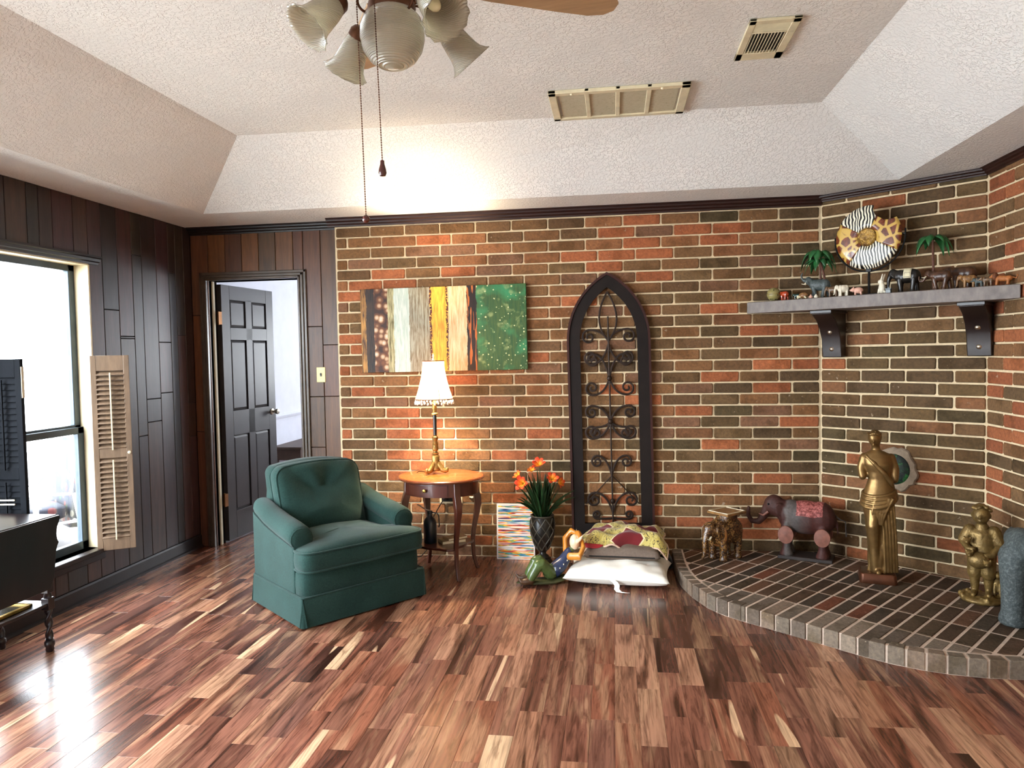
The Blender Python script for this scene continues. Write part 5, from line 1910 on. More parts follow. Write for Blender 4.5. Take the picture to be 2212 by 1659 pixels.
# arms wrapped in the cloak, folded low across the body
fig.limb([(-.078, .004, .728), (-.094, .0, .665), (-.088, -.018, .615)], [.026, .025, .022])
fig.limb([(.062, .006, .728), (.084, .006, .66), (.082, .0, .60)], [.026, .025, .022])
# bent knee under the cloth
fig.limb([(-.028, -.03, .44), (-.036, -.055, .33), (-.026, -.040, .20), (-.018, -.035, .07)], [.042, .036, .028, .026])
fig.limb([(.0, -.035, .066), (-.006, -.075, .062)], [.022, .016])
fig.build('figure', MAT['gold_paint'], gs, remesh=.0055, sm=3)
hr = MB()
hr.ell((-.022, -.002, .850), (.0375, .0425, .043), None, 16, 10)
hr.ell((-.010, .040, .842), (.018, .018, .018), None, 12, 8)
for k in range(9):
    a = PI + PI * k / 8
    hr.ell((-.026 + .031 * math.cos(a), -.014 + .034 * math.sin(a), .868 + .004 * math.sin(3 * a)), .009, None, 8, 6)
hr.build('hair', MAT['gold_paint'], gs, remesh=.004, sm=2)
dp = MB()                                # rolled mantle round the hips and its diagonal folds
for k in range(4):
    pts = []
    for j in range(28):
        a = 2 * PI * j / 28
        pts.append((.0 + (.085 + .003 * k) * math.cos(a), (.066 + .003 * k) * math.sin(a), .525 - .016 * k + .018 * math.sin(a + .6) * (1 + .4 * k)))
    dp.tube(pts, .0105, 8, loop=True)
for k in range(6):
    x0 = -.05 + .018 * k
    dp.tube([(x0 + .03, -.066, .50), (x0 * .8, -.073, .42), (x0 * .5 - .01, -.070, .34)], [.008, .008, .004], 6)
for k in range(5):
    x0 = .01 + .016 * k
    dp.tube([(x0, -.064 + .004 * k, .46), (x0 + .012, -.060 + .004 * k, .28), (x0 + .02, -.056 + .005 * k, .06)], [.006, .0075, .009], 6)
dp.tube([(-.07, -.02, .74), (-.03, -.052, .70), (.02, -.056, .645), (.06, -.040, .59), (.075, -.01, .55)], [.012, .014, .014, .014, .010], 8)
dp.build('mantle_folds', MAT['gold_paint'], gs, remesh=.0045, sm=2)

# ---- golden boy statue
simple('antique_gold', '#5e4a28', .45, metal=.55, var=.45, scale=26, bump=.5, bscale=70, bdist=.006, c2='#8a703f')
bs = thing('boy_statue', 'small antique gold statue of a boy carrying animals, standing on rocky base', 'statue', (3.945, -.930, HZ + .002), math.radians(-28))
rk = MB()
rg = random.Random(17)
rk.lathe([(0, 0), (.096, .0), (.102, .012), (.09, .026), (.05, .034), (0, .036)], 22, S(1, .9, 1))
for k in range(26):
    a = rg.uniform(0, 2 * PI); r = rg.uniform(.03, .095)
    rk.ell((r * math.cos(a), .9 * r * math.sin(a), rg.uniform(.021, .034)), rg.uniform(.010, .019), None, 8, 6)
rk.build('rock_base', MAT['antique_gold'], bs, remesh=.005, sm=2)
by = MB()
by.limb([(-.026, .0, .235), (-.030, -.006, .15), (-.030, .0, .06)], [.036, .028, .019])
by.limb([(.026, .004, .235), (.030, .008, .15), (.032, .014, .06)], [.036, .028, .019])
by.limb([(-.030, .0, .046), (-.034, -.045, .040)], [.018, .014]); by.limb([(.032, .014, .046), (.036, -.030, .040)], [.018, .014])
by.limb([(0, 0, .235), (0, .004, .30), (0, .004, .37), (0, .0, .395)], [.055, .052, .054, .036])
by.limb([(0, -.002, .40), (0, -.008, .43)], [.022, .022])
by.ell((-.004, -.014, .468), (.042, .046, .050), None, 16, 10)
by.ell((-.005, -.062, .462), (.007, .009, .008), None, 8, 6)
by.ell((-.005, -.054, .442), (.012, .007, .004), None, 8, 6)
for sg in (-1, 1): by.ell((-.004 + sg * .042, -.010, .466), (.006, .010, .013), None, 8, 6)
by.limb([(-.058, .0, .375), (-.085, -.012, .315), (-.055, -.060, .288), (-.035, -.072, .292)], [.028, .022, .018, .015])
by.limb([(.058, .0, .375), (.083, -.010, .31), (.050, -.058, .268), (.020, -.075, .262)], [.028, .022, .018, .015])
by.build('figure', MAT['antique_gold'], bs, remesh=.005, sm=3)
cl = MB()
cl.loft([[(rx * math.cos(2 * PI * j / 30) * (1 + .04 * math.sin(7 * 2 * PI * j / 30)), .004 + ry * math.sin(2 * PI * j / 30), z) for j in range(30)] for z, rx, ry in ((.225, .068, .060), (.26, .066, .058), (.32, .062, .054), (.37, .064, .05), (.395, .045, .036))])
for sg in (-1, 1): cl.limb([(sg * .054, 0, .38), (sg * .080, -.008, .325)], [.034, .031])
cl.build('shirt', MAT['antique_gold'], bs, remesh=.005, sm=2)
pt_ = MB()
for sg in (-1, 1): pt_.limb([(sg * .026, .002, .235), (sg * .031, .0, .15)], [.043, .037])
pt_.build('breeches', MAT['antique_gold'], bs, remesh=.005, sm=2)
ha = MB()
rg = random.Random(2)
for k in range(34):
    a = rg.uniform(0, 2 * PI); e = rg.uniform(.28, 1.45)
    p_ = Vector((math.cos(a) * math.cos(e) * .045, math.sin(a) * math.cos(e) * .047, math.sin(e) * .044))
    if p_.y < -.02 and p_.z < .025: continue
    ha.ell((p_.x - .004, p_.y - .006, p_.z + .478), (.012, .011, .010), None, 8, 6)
ha.ell((-.032, -.034, .508), (.018, .014, .011), None, 10, 7)
ha.build('hair', MAT['antique_gold'], bs, remesh=.0042, sm=2)
sk_ = MB()
sk_.ell((-.01, -.070, .235), (.055, .040, .045), None, 14, 9)
sk_.build('cloth_sling', MAT['antique_gold'], bs, remesh=.005, sm=3)
for (x_, y_, z_) in ((-.050, -.092, .272), (.030, -.098, .230), (-.062, -.070, .335)):
    pu = MB()
    pu.ell((x_, y_, z_), (.019, .020, .018), None, 10, 7); pu.ell((x_, y_ - .018, z_ - .004), (.010, .010, .008), None, 8, 6)
    for sg in (-1, 1): pu.ell((x_ + sg * .015, y_, z_ + .014), (.006, .008, .011), None, 8, 6)
    pu.build('puppy', MAT['antique_gold'], bs, remesh=.003, sm=2)
dg = MB()
dg.limb([(.070, .03, .07), (.072, .02, .125)], [.024, .020]); dg.ell((.074, .006, .150), (.020, .026, .020), None, 10, 7)
for sg in (-1, 1): dg.limb([(.072 + sg * .013, .012, .10), (.072 + sg * .013, .006, .038)], [.009, .008], 7)
dg.build('dog', MAT['antique_gold'], bs, remesh=.004, sm=2)

# ---- grey elephant at the right edge
nt = NT('speckled_stone')
v = nt.coords('Object'); n1 = nt.noise(v, 90, 4, .8); n2 = nt.noise(v, 9, 3)
nt.col(nt.mix(.5, nt.ramp(n1.outputs[0], [(.35, srgb('#22282a')), (.5, srgb('#434a49')), (.65, srgb('#7d8582'))]), nt.ramp(n2.outputs[0], [(.3, srgb('#2f3535')), (.7, srgb('#4c5352'))]))); nt.set(rough=.6, spec=.35); nt.bump(n1.outputs[0], .5, .006)
ge = thing('grey_elephant', 'large speckled blue grey stone elephant standing at right end of hearth', 'elephant figure', (3.968, -1.44, HZ + .002), math.radians(270))
q = ele_body(.62, 'down', .55, True, .42, 0, .02)
q.build('elephant_body', MAT['speckled_stone'], ge, remesh=.011, sm=5)
tusks(.62, .02, .1).build('tusk', MAT['ivory'], ge)
eyes(.62, .02).build('eye', MAT['black_plastic'], ge)


# ================================================================== ON THE MANTEL SHELF
SZ = 1.7795
ALONG = math.atan2(DB.y, DB.x)


def sp(s, D): 
    p = onB(s, D, SZ)
    return (p.x, p.y, p.z)


# pierced sphere
nt = NT('pierced_brass')
vo = nt.n('ShaderNodeTexVoronoi'); vo.inputs['Scale'].default_value = 38
nt.l(nt.coords('Object'), vo.inputs['Vector'])
nt.col(nt.ramp(vo.outputs['Distance'], [(.16, srgb('#0c0a06')), (.24, srgb('#8a8150'))])); nt.set(rough=.4, spec=.5)
ob = thing('pierced_sphere', 'olive brass pierced sphere at the left end of mantel shelf', 'ornament', sp(-.205, .248))
MB().ell((0, 0, .0445), (.0445, .0445, .044), None, 28, 16).build('sphere_shell', MAT['pierced_brass'], ob)
MB().tube([(.0445 * math.cos(a), .0445 * math.sin(a), .0445) for a in [2 * PI * i / 30 for i in range(30)]], .0014, 5, loop=True).build('seam', MAT['brass_old'], ob)


def shelf_ele(name, label, s, D, h, yaw_off, mat, trunk='down', ears=1.0, tk=None, fat=1.0, st=0, hz=0.0, vox=None, extra=None):
    t = thing(name, label, 'figurine', sp(s, D), ALONG + yaw_off, 'small figures on the mantel shelf')
    ele_body(h, trunk, ears, True, fat, st, hz).build('elephant_body', mat, t, remesh=vox or max(.0022, h * .022), sm=4)
    if tk: tusks(h, hz).build('tusk', tk, t)
    eyes(h, hz).build('eye', MAT['black_plastic'], t)
    return t


simple('red_glass', '#a83a1a', .12, var=.3, scale=60, spec=.8, coat=.5)
simple('green_glass', '#27403a', .15, var=.3, scale=60, spec=.8)
simple('slate_resin', '#4a5352', .45, var=.4, scale=90, bump=.5, bscale=160, bdist=.003)
simple('mosaic', '#8a6a4a', .35, var=.9, scale=150, spec=.6, c2='#2a1c14')
simple('white_bone', '#e4dcc6', .5, var=.08, scale=60, bump=.2, bscale=120)
simple('pink_stone', '#d8a894', .5, var=.1, scale=50)
simple('black_resin', '#15120f', .35, var=.4, scale=60, spec=.6)
simple('brown_resin', '#5a3820', .35, var=.5, scale=60, spec=.6, c2='#2a1810')
simple('tan_resin', '#a57a48', .45, var=.4, scale=70, c2='#5a3a22')
simple('palm_leaf', '#1f5a2c', .35, var=.4, scale=40, spec=.5)
simple('palm_trunk', '#5a3424', .6, var=.4, scale=90)
simple('blanket_cream', '#d8cfae', .7, var=.08, scale=60)

shelf_ele('glass_elephant', 'tiny glossy red elephant beside the pierced sphere on shelf', -.132, .245, .062, PI - .3, MAT['red_glass'], 'down', 1.0, None, 1.1, .05)
shelf_ele('green_elephant', 'tiny dark green elephant just behind the glossy red one on shelf', -.062, .215, .042, PI, MAT['green_glass'])
# little turtle and pebble group in front of the palm elephant
tu = thing('turtle_figurine', 'tiny cream and brown turtle figurine near front edge of shelf', 'figurine', sp(.004, .262), ALONG + PI, 'small figures on the mantel shelf')
q = MB(); q.ell((0, 0, .022), (.030, .022, .020), None, 14, 9); q.build('shell', MAT['tan_resin'], tu)
q = MB(); q.ell((.034, 0, .016), (.012, .009, .009), None, 10, 7)
for sx_ in (-1, 1):
    for sy_ in (-1, 1): q.limb([(sx_ * .016, sy_ * .016, .012), (sx_ * .026, sy_ * .026, .006)], [.007, .006], 7)
q.build('turtle_body', MAT['blanket_cream'], tu, remesh=.002, sm=2)
for i_, (s_, D_, nm, lb) in enumerate(((.052, .262, 'shell_bead', 'tiny pinkish seashell right of the turtle on shelf front edge'), (.088, .268, 'shell_bead', 'tiny white seashell under the grey trumpeting elephant on shelf'))):
    t = thing(nm, lb, 'seashell', sp(s_, D_), ALONG + i_, 'small figures on the mantel shelf')
    MB().lathe([(0, 0), (.010, .001), (.013, .006), (.010, .014), (.005, .020), (.001, .026)], 14, T(0, 0, .0) , rip=.06, nrip=7).build('shell_whorl', MAT['white_bone' if i_ else 'pink_stone'], t)

# grey trumpeting elephant carrying two palms
ge2 = shelf_ele('trumpeting_elephant', 'slate grey elephant with raised trunk and ringed palm trees on back', .066, .165, .135, PI + .12, MAT['slate_resin'], 'high', 1.1, MAT['ivory'], 1.0, .10, .10)


def palm(t, name_prefix, p0, hgt, lean, crown, n, seed):
    rg2 = random.Random(seed)
    top = Vector((p0[0] + lean, p0[1], p0[2] + hgt))
    pts = [Vector((p0[0] + lean * (k / 9) ** 1.4, p0[1], p0[2] + hgt * k / 9)) for k in range(10)]
    MB().tube(pts, [.0075 - .0002 * k + (.0012 if k % 2 else 0) for k in range(10)], 8).build('palm_trunk', MAT['palm_trunk'], t)
    for k in range(n):
        az = 2 * PI * k / n + rg2.uniform(-.2, .2)
        L_ = crown * rg2.uniform(.85, 1.1); dr2 = Vector((math.cos(az), math.sin(az) * .8, 0))
        drop = rg2.uniform(.6, 1.15)
        mb2 = MB(); vs = []; m2 = 8
        side = Vector((-dr2.y, dr2.x, 0)).normalized()
        for i2 in range(m2 + 1):
            u = i2 / m2
            c = top + dr2 * (L_ * math.sin(u * 1.25) * .95) + Vector((0, 0, L_ * (.32 * math.sin(u * 2.4) - drop * u * u)))
            w2 = crown * .22 * math.sin(PI * (.10 + .90 * u)) + .0005
            vs += [c + side * w2 - Vector((0, 0, w2 * .6)), c, c - side * w2 - Vector((0, 0, w2 * .6))]
        fs = [(i2 * 3 + j, i2 * 3 + j + 1, i2 * 3 + j + 4, i2 * 3 + j + 3) for i2 in range(m2) for j in range(2)]
        mb2.add(vs, fs)
        mb2.build('palm_frond', MAT['palm_leaf'], t, ang=80, solid=.0012)


palm(ge2, 'a', (-.005, -.008, .10), .195, .012, .125, 10, 1)
palm(ge2, 'b', (-.035, .008, .10), .140, .03, .105, 9, 2)

shelf_ele('mosaic_elephant', 'small brown and gold mosaic elephant beside the white one', .172, .21, .072, PI + .15, MAT['mosaic'], 'down', 1.0, None, 1.1)
shelf_ele('white_elephant', 'small white bone elephant standing left of the round disc stand', .243, .235, .072, PI + .7, MAT['white_bone'], 'down', .9, None, 1.2)
pk_ = thing('pink_pig', 'tiny pale pink pig figurine at the foot of the disc stand', 'figurine', sp(.338, .245), ALONG + PI + .3, 'small figures on the mantel shelf')
q = MB(); q.ell((0, 0, .030), (.028, .02, .020), None, 12, 8); q.ell((.028, 0, .034), (.014, .014, .014), None, 10, 7); q.ell((.042, 0, .032), (.006, .008, .007), None, 8, 6)
for sx_ in (-1, 1):
    for sy_ in (-1, 1): q.limb([(sx_ * .015, sy_ * .010, .02), (sx_ * .016, sy_ * .011, .006)], [.006, .006], 7)
    q.ell((.026, sx_ * .011, .049), (.003, .005, .007), None, 8, 6)
q.build('pig_body', MAT['pink_stone'], pk_, remesh=.002, sm=3)

# ---- round zebra and giraffe disc on an iron stand
ds = thing('decorative_disc', 'round zebra and giraffe patterned disc with bitten edge on black stand', 'ornament', sp(.366, .15), ALONG)
nt = NT('zebra')
n0 = nt.noise(nt.coords('Object'), 9, 2)
v = nt.coords('Object', (1, 1, .35))
ad = nt.n('ShaderNodeVectorMath', operation='ADD'); nt.l(v, ad.inputs[0])
sc_ = nt.n('ShaderNodeVectorMath', operation='SCALE'); nt.l(n0.outputs['Color'], sc_.inputs[0]); sc_.inputs['Scale'].default_value = .075; nt.l(sc_.outputs[0], ad.inputs[1])
wv = nt.n('ShaderNodeTexWave', wave_type='BANDS', bands_direction='X'); wv.inputs['Scale'].default_value = 18; wv.inputs['Distortion'].default_value = 2.5; wv.inputs['Detail'].default_value = 1
nt.l(ad.outputs[0], wv.inputs[0])
nt.col(nt.ramp(wv.outputs[0], [(.46, srgb('#0c0b0a')), (.54, srgb('#efe9d2'))])); nt.set(rough=.35)
nt = NT('giraffe')
vo = nt.n('ShaderNodeTexVoronoi', feature='DISTANCE_TO_EDGE'); vo.inputs['Scale'].default_value = 17; nt.l(nt.coords('Object'), vo.inputs['Vector'])
n1 = nt.noise(nt.coords('Object'), 60, 3)
sp_c = nt.ramp(n1.outputs[0], [(.35, srgb('#4a1f10')), (.65, srgb('#7d3a1c'))])
nt.col(nt.mix(nt.ramp(vo.outputs['Distance'], [(.09, (1, 1, 1)), (.14, (0, 0, 0))]), sp_c, srgb('#c9a552'))); nt.set(rough=.35, coat=.3)
simple('medallion', '#b08a3a', .35, metal=.4, var=.5, scale=50, bump=.8, bscale=60, bdist=.01, c2='#5a3a1a')
simple('iron_black', '#121212', .4, metal=.5, var=.2)
R_D = .192
CZ = .355
DM = T(0, -.008, CZ) @ Ry(-.10)
bite = Vector((.135, .165)); br = .088


def disc_pts(a0, a1, r0, r1, n=22, nr=5):
    """sector grid, pushed in where the bite is"""
    out = []
    for j in range(nr + 1):
        for i in range(n + 1):
            a = math.radians(a0 + (a1 - a0) * i / n); r = r0 + (r1 - r0) * j / nr
            p = Vector((r * math.cos(a), r * math.sin(a)))
            d = p - bite
            if d.length < br: p = bite + d.normalized() * br
            dish = .018 * (1 - (p.length / R_D) ** 2)
            out.append((p.x, p.y, dish))
    return out, n, nr


def sector(name, a0, a1, mat):
    pts, n, nr = disc_pts(a0, a1, .055, R_D)
    f = [(j * (n + 1) + i, j * (n + 1) + i + 1, (j + 1) * (n + 1) + i + 1, (j + 1) * (n + 1) + i) for j in range(nr) for i in range(n)]
    vs = [(x, -.010 - z, y) for x, y, z in pts]
    MB().add(vs, f, DM).build(name, mat, ds, ang=60, solid=.010)


sector('zebra_panel', 62, 143, MAT['zebra'])
sector('giraffe_panel', 143, 228, MAT['giraffe'])
sector('zebra_panel', 228, 325, MAT['zebra'])
sector('giraffe_panel', 325, 422, MAT['giraffe'])
MB().lathe([(0, .020), (.045, .022), (.052, .026), (.056, .022), (.058, .012), (.058, 0), (0, 0)], 32, DM @ T(0, -.012, 0) @ Rx(PI / 2)).build('medallion', MAT['medallion'], ds)
arc = [(.206 * math.cos(a), -.004, CZ + .206 * math.sin(a)) for a in [math.radians(188 + 168 * i / 40) for i in range(41)]]
arc = [(-.206, -.004, CZ + .02)] + arc + [(.206, -.004, CZ + .03)]
MB().tube(arc, .0052, 8).build('stand_ring', MAT['iron_black'], ds)
MB().tube([(0, -.004, .006), (0, -.004, CZ - .204)], .0075, 8).build('stand_post', MAT['iron_black'], ds)
MB().box(-.065, .065, -.05, .04, 0, .010).build('stand_foot', MAT['iron_black'], ds, bevel=.002)
MB().box(-.016, .016, -.014, .006, CZ - .21, CZ - .165).build('clip', MAT['iron_black'], ds, bevel=.002)
for sx_ in (-1, 1): MB().tube([(sx_ * .206, -.004, CZ + .0), (sx_ * .186, -.004, CZ + .0)], .006, 7).build('pin', MAT['iron_black'], ds)

# white rabbit
rb = thing('white_rabbit', 'small white seated rabbit figurine right of the disc stand', 'figurine', sp(.458, .20), ALONG + PI * .9, 'small figures on the mantel shelf')
q = MB(); q.ell((0, 0, .036), (.020, .018, .034), None, 12, 9); q.ell((.008, 0, .074), (.018, .014, .016), None, 12, 8); q.ell((-.02, 0, .012), (.008, .008, .008), None, 8, 6)
for sy_ in (-1, 1):
    q.limb([(.0, sy_ * .007, .084), (-.012, sy_ * .010, .118)], [.006, .004], 7)
    q.limb([(.012, sy_ * .009, .030), (.018, sy_ * .009, .005)], [.007, .006], 7)
q.build('rabbit_body', MAT['white_bone'], rb, remesh=.0022, sm=3)
sg_ = thing('trinket_box', 'tiny blue grey trinket box with lid right of the rabbit', 'box', sp(.512, .245), ALONG, 'small figures on the mantel shelf')
simple('trinket', '#6a7478', .3, var=.3, scale=60)
MB().box(-.014, .014, -.012, .012, 0, .022).build('box_body', MAT['trinket'], sg_, bevel=.002)
q = MB().box(-.015, .015, -.013, .013, .0225, .029); q.ell((0, 0, .034), .005, None, 8, 6); q.build('box_lid', MAT['trinket'], sg_, bevel=.001)

# black elephant with cream blanket, pair of brown ones, palm behind
be = shelf_ele('black_elephant', 'black elephant wearing a square cream blanket on mantel shelf', .588, .165, .148, PI + .05, MAT['black_resin'], 'down', 1.1, None, 1.0, .05)
hb = .148
rings = []
for xx in (-.20, -.12, .0, .08):
    rings.append([(xx * hb, .285 * hb * math.cos(a), .665 * hb + .30 * hb * math.sin(a)) for a in [math.radians(-18 + 216 * i / 18) for i in range(19)]])
MB().loft(rings, closed=False, caps=False).build('blanket', MAT['blanket_cream'], be, ang=70, solid=.003)
for sy_ in (-1, 1):
    MB().tube([(-.16 * hb, sy_ * .292 * hb, .62 * hb), (.04 * hb, sy_ * .292 * hb, .62 * hb), (.04 * hb, sy_ * .28 * hb, .78 * hb), (-.16 * hb, sy_ * .28 * hb, .78 * hb)], .0014, 5, loop=True).build('blanket_stitch', MAT['black_resin'], be)
pl2 = thing('palm_tree_ornament', 'green palm tree ornament standing behind the brown elephants on shelf', 'ornament', sp(.712, .112), ALONG)
palm(pl2, 'c', (0, 0, .006), .305, -.006, .115, 9, 5)
MB().lathe([(0, 0), (.032, 0), (.030, .008), (.014, .014), (0, .016)], 16).build('palm_base', MAT['palm_trunk'], pl2)
shelf_ele('bronze_elephant', 'bronze brown elephant with upturned trunk, middle of the shelf right of black one', .782, .222, .118, PI - .05, MAT['brown_resin'], 'curl', .8, MAT['ivory'], .95, .09)
shelf_ele('carved_elephant', 'larger dark brown elephant behind and right of the bronze one', .865, .122, .138, PI + .0, MAT['brown_resin'], 'down', 1.15, MAT['ivory'], 1.0, .05)
shelf_ele('tan_elephant', 'small tan elephant near the right end of mantel shelf', .915, .20, .078, PI + .3, MAT['tan_resin'], 'down', 1.0, None, 1.0)
shelf_ele('spotted_elephant', 'tiny spotted grey elephant between the two tan ones on shelf', .972, .225, .054, PI - .3, MAT['slate_resin'], 'up', 1.0, None, 1.0)
shelf_ele('sandy_elephant', 'tiny sandy elephant with raised trunk beside the spotted grey one', 1.015, .24, .056, PI + .2, MAT['mosaic'], 'up', 1.0, None, 1.0)
# lion
ln_ = thing('lion_figurine', 'small orange brown lion figurine at far right end of mantel shelf', 'figurine', sp(1.085, .245), ALONG + PI, 'small figures on the mantel shelf')
simple('lion_fur', '#a3622e', .6, var=.3, scale=90, bump=.4, bscale=150)
simple('lion_mane', '#6a3a1c', .7, var=.3, scale=90, bump=.5, bscale=150)
q = MB(); q.limb([(-.03, 0, .036), (.02, 0, .038)], [.016, .017]); q.ell((.044, 0, .052), (.013, .012, .013), None, 10, 7); q.ell((.056, 0, .048), (.007, .007, .006), None, 8, 6)
for sx_ in (-.028, .022):
    for sy_ in (-1, 1): q.limb([(sx_, sy_ * .011, .03), (sx_ + .004, sy_ * .011, .006)], [.008, .007], 7)
q.limb([(-.045, 0, .042), (-.062, 0, .034), (-.066, 0, .05)], [.004, .003, .005], 6)
q.build('lion_body', MAT['lion_fur'], ln_, remesh=.0024, sm=3)
q = MB(); q.ell((.034, 0, .050), (.015, .020, .022), None, 12, 8); q.build('mane', MAT['lion_mane'], ln_, remesh=.0024, sm=2)


# ================================================================== CEILING FAN WITH LIGHT KIT
FX, FY = 1.320, -2.825
simple('fan_bronze', '#5a3a28', .35, metal=.8, var=.3, scale=20)
simple('blade_tan', '#a98a68', .5, var=.15, scale=10, stretch=(.6, 6, 6))
simple('pull_wood', '#4a1f18', .25, var=.2, spec=.6)
fan = thing('ceiling_fan', 'bronze ceiling fan with globe and four ribbed glass bell shades', 'ceiling fan', (FX, FY, 2.80), 0)
z = lambda v: v - 2.80
MB().lathe([(0, 0), (.07, 0), (.075, -.012), (.06, -.035), (.025, -.05), (.015, -.055), (.015, -.09)], 24).build('canopy', MAT['fan_bronze'], fan)
MB().lathe([(.015, -.085), (.06, -.09), (.095, -.105), (.105, -.13), (.105, -.165), (.09, -.185), (.05, -.195), (.03, -.20)], 28).build('motor_housing', MAT['fan_bronze'], fan)
hub = MB().lathe([(.03, -.195), (.055, -.205), (.062, -.225), (.058, -.243), (.04, -.25), (.0, -.252)], 24).build('light_kit_hub', MAT['fan_bronze'], fan)
gl = MB().lathe([(.058, -.246), (.068, -.250), (.090, -.272), (.101, -.305), (.102, -.335), (.093, -.372), (.072, -.403), (.046, -.420), (.036, -.418), (.026, -.424), (0.0, -.426)], 40)
gl.build('globe_shade', MAT['ribbed_glass'], fan)
MB().lathe([(.050, -.222), (.072, -.226), (.076, -.240), (.072, -.256), (.066, -.258)], 24).build('globe_fitter', MAT['fan_bronze'], fan)
for (ax, ay) in ((-.195, -.165), (.205, -.165), (-.195, .145), (.195, .140)):
    r = math.hypot(ax, ay); d0 = Vector((ax / r, ay / r, 0))
    pts = [d0 * .04 + Vector((0, 0, -.225)), d0 * .09 + Vector((0, 0, -.20)), d0 * .14 + Vector((0, 0, -.205)), d0 * .165 + Vector((0, 0, -.235)), d0 * .175 + Vector((0, 0, -.262))]
    ar = MB().tube(pts, .0075, 8).build('light_arm', MAT['fan_bronze'], fan)
    lp_ = [d0 * (.085 + .028 * math.cos(a)) + Vector((0, 0, -.245 + .028 * math.sin(a))) for a in [2 * PI * i / 20 for i in range(20)]]
    MB().tube(lp_, .0042, 6, loop=True).build('arm_scroll', MAT['fan_bronze'], ar)
    ax_d = (d0 * .70 + Vector((0, 0, -.72))).normalized()
    p0 = pts[-1] - ax_d * .006
    mm = align(p0, p0 + ax_d)
    MB().lathe([(.006, -.016), (.026, -.010), (.035, .002), (.037, .022), (.033, .026)], 18, mm).build('socket_cup', MAT['fan_bronze'], ar)
    n = 40
    prof = [(.029, .012), (.036, .024), (.042, .05), (.046, .078), (.050, .105), (.056, .124), (.067, .140), (.0745, .147)]
    rings = []
    for q_, (rr, zz) in enumerate(prof):
        k = .05 if q_ == len(prof) - 1 else (.02 if q_ == len(prof) - 2 else 0)
        rings.append([mm @ Vector((rr * (1 + k * math.cos(12 * 2 * PI * j / n)) * math.cos(2 * PI * j / n), rr * (1 + k * math.cos(12 * 2 * PI * j / n)) * math.sin(2 * PI * j / n), zz)) for j in range(n)])
    MB().loft(rings, caps=False).build('bell_shade', MAT['ribbed_glass'], ar, ang=60, solid=.002)
    MB().ell((0, 0, 0), (.020, .020, .030), mm @ T(0, 0, .065), 12, 8).build('bulb', MAT['ivory'], ar)
for k in range(4):
    a = math.radians(26 + 90 * k)
    mm = Rz(a) @ T(0, 0, -.135) @ Rx(-.16)
    bl = MB()
    out = [(.20, -.052), (.34, -.064), (.58, -.068), (.70, -.066), (.755, -.05), (.782, -.02), (.782, .02), (.755, .05), (.70, .066), (.58, .068), (.34, .064), (.20, .052)]
    bl.prism(out, -.004, .004, mm)
    bo_ = bl.build('fan_blade', MAT['blade_tan'], fan, bevel=.002)
    MB().box(.09, .235, -.016, .016, -.010, -.003, mm).build('blade_iron', MAT['fan_bronze'], bo_, bevel=.003)


def chain(x, y, z0, z1, name):
    n = int((z0 - z1) / .0075)
    pts = []; rad = []
    for i in range(n):
        zz = z0 - (z0 - z1) * i / n
        for dz, rr in ((0, .0008), (.0022, .0021), (.0045, .0021), (.0067, .0008)):
            pts.append((x + .012 * i / n, y, zz - dz)); rad.append(rr)
    return MB().tube(pts, rad, 6).build(name, MAT['fan_bronze'], fan)


ca = chain(-.022, -.105, -.262, 2.055 - 2.8, 'pull_chain')
MB().lathe([(.006, 0), (.0065, -.010), (.011, -.026), (.0125, -.037), (.009, -.046), (0, -.048)], 16, T(-.010, -.105, 2.058 - 2.8)).build('chain_pull', MAT['pull_wood'], ca)
cb = chain(-.078, -.105, -.245, 1.895 - 2.8, 'pull_chain')
MB().ell((-.066, -.105, 1.884 - 2.8), (.0115, .0115, .0125), None, 14, 9).build('chain_pull', MAT['pull_wood'], cb)

# ================================================================== SHUTTERS
def shutter(name, label, p0, p1, z0, z1, mat, knob_side=1, handle=False):
    p0 = Vector((*p0, 0)); p1 = Vector((*p1, 0))
    wd = (p1 - p0).length
    t = thing(name, label, 'shutter', (p0.x, p0.y, z0), math.atan2(p1.y - p0.y, p1.x - p0.x))
    H_ = z1 - z0
    th = .011; sw = .032
    MB().box(0, sw, -th, th, 0, H_).build('stile', mat, t, bevel=.002)
    MB().box(wd - sw, wd, -th, th, 0, H_).build('stile', mat, t, bevel=.002)
    zm = H_ * .50
    for a, b in ((0, .075), (zm - .03, zm + .03), (H_ - .095, H_)): MB().box(sw, wd - sw, -th * .9, th * .9, a, b).build('rail', mat, t, bevel=.002)
    for a, b in ((.075, zm - .03), (zm + .03, H_ - .095)):
        n = int((b - a) / .030)
        for k in range(n):
            zz = a + (k + .5) * (b - a) / n
            MB().box(sw - .002, wd - sw + .002, -.019, .019, -.0028, .0028, T(0, 0, zz) @ Rx(1.25 if handle else .75)).build('slat', mat, t, bevel=.0015)
        MB().box(wd / 2 - .004, wd / 2 + .004, -.026, -.018, a - .01, b - .012).build('tilt_rod', mat if handle else MAT['cream_edge'], t, bevel=.001)
    if handle:
        for dz in (0, .022): MB().box(wd * .25, wd * .75, -.028, -.018, zm - .16 + dz, zm - .151 + dz).build('handle_bar', MAT['brushed_nickel'], t, bevel=.002)
        for zz in (.12, H_ - .12): MB().box(wd, wd + .004, -.009, .009, zz - .08, zz + .08).build('edge_strip', MAT['cream_edge'], t, smooth=False)
    else:
        MB().lathe([(0, 0), (.006, 0), (.005, .008), (.010, .014), (.009, .020), (0, .023)], 14, T(wd - sw / 2, -th, zm) @ Rx(PI / 2)).build('knob', MAT['ivory'], t)
    return t


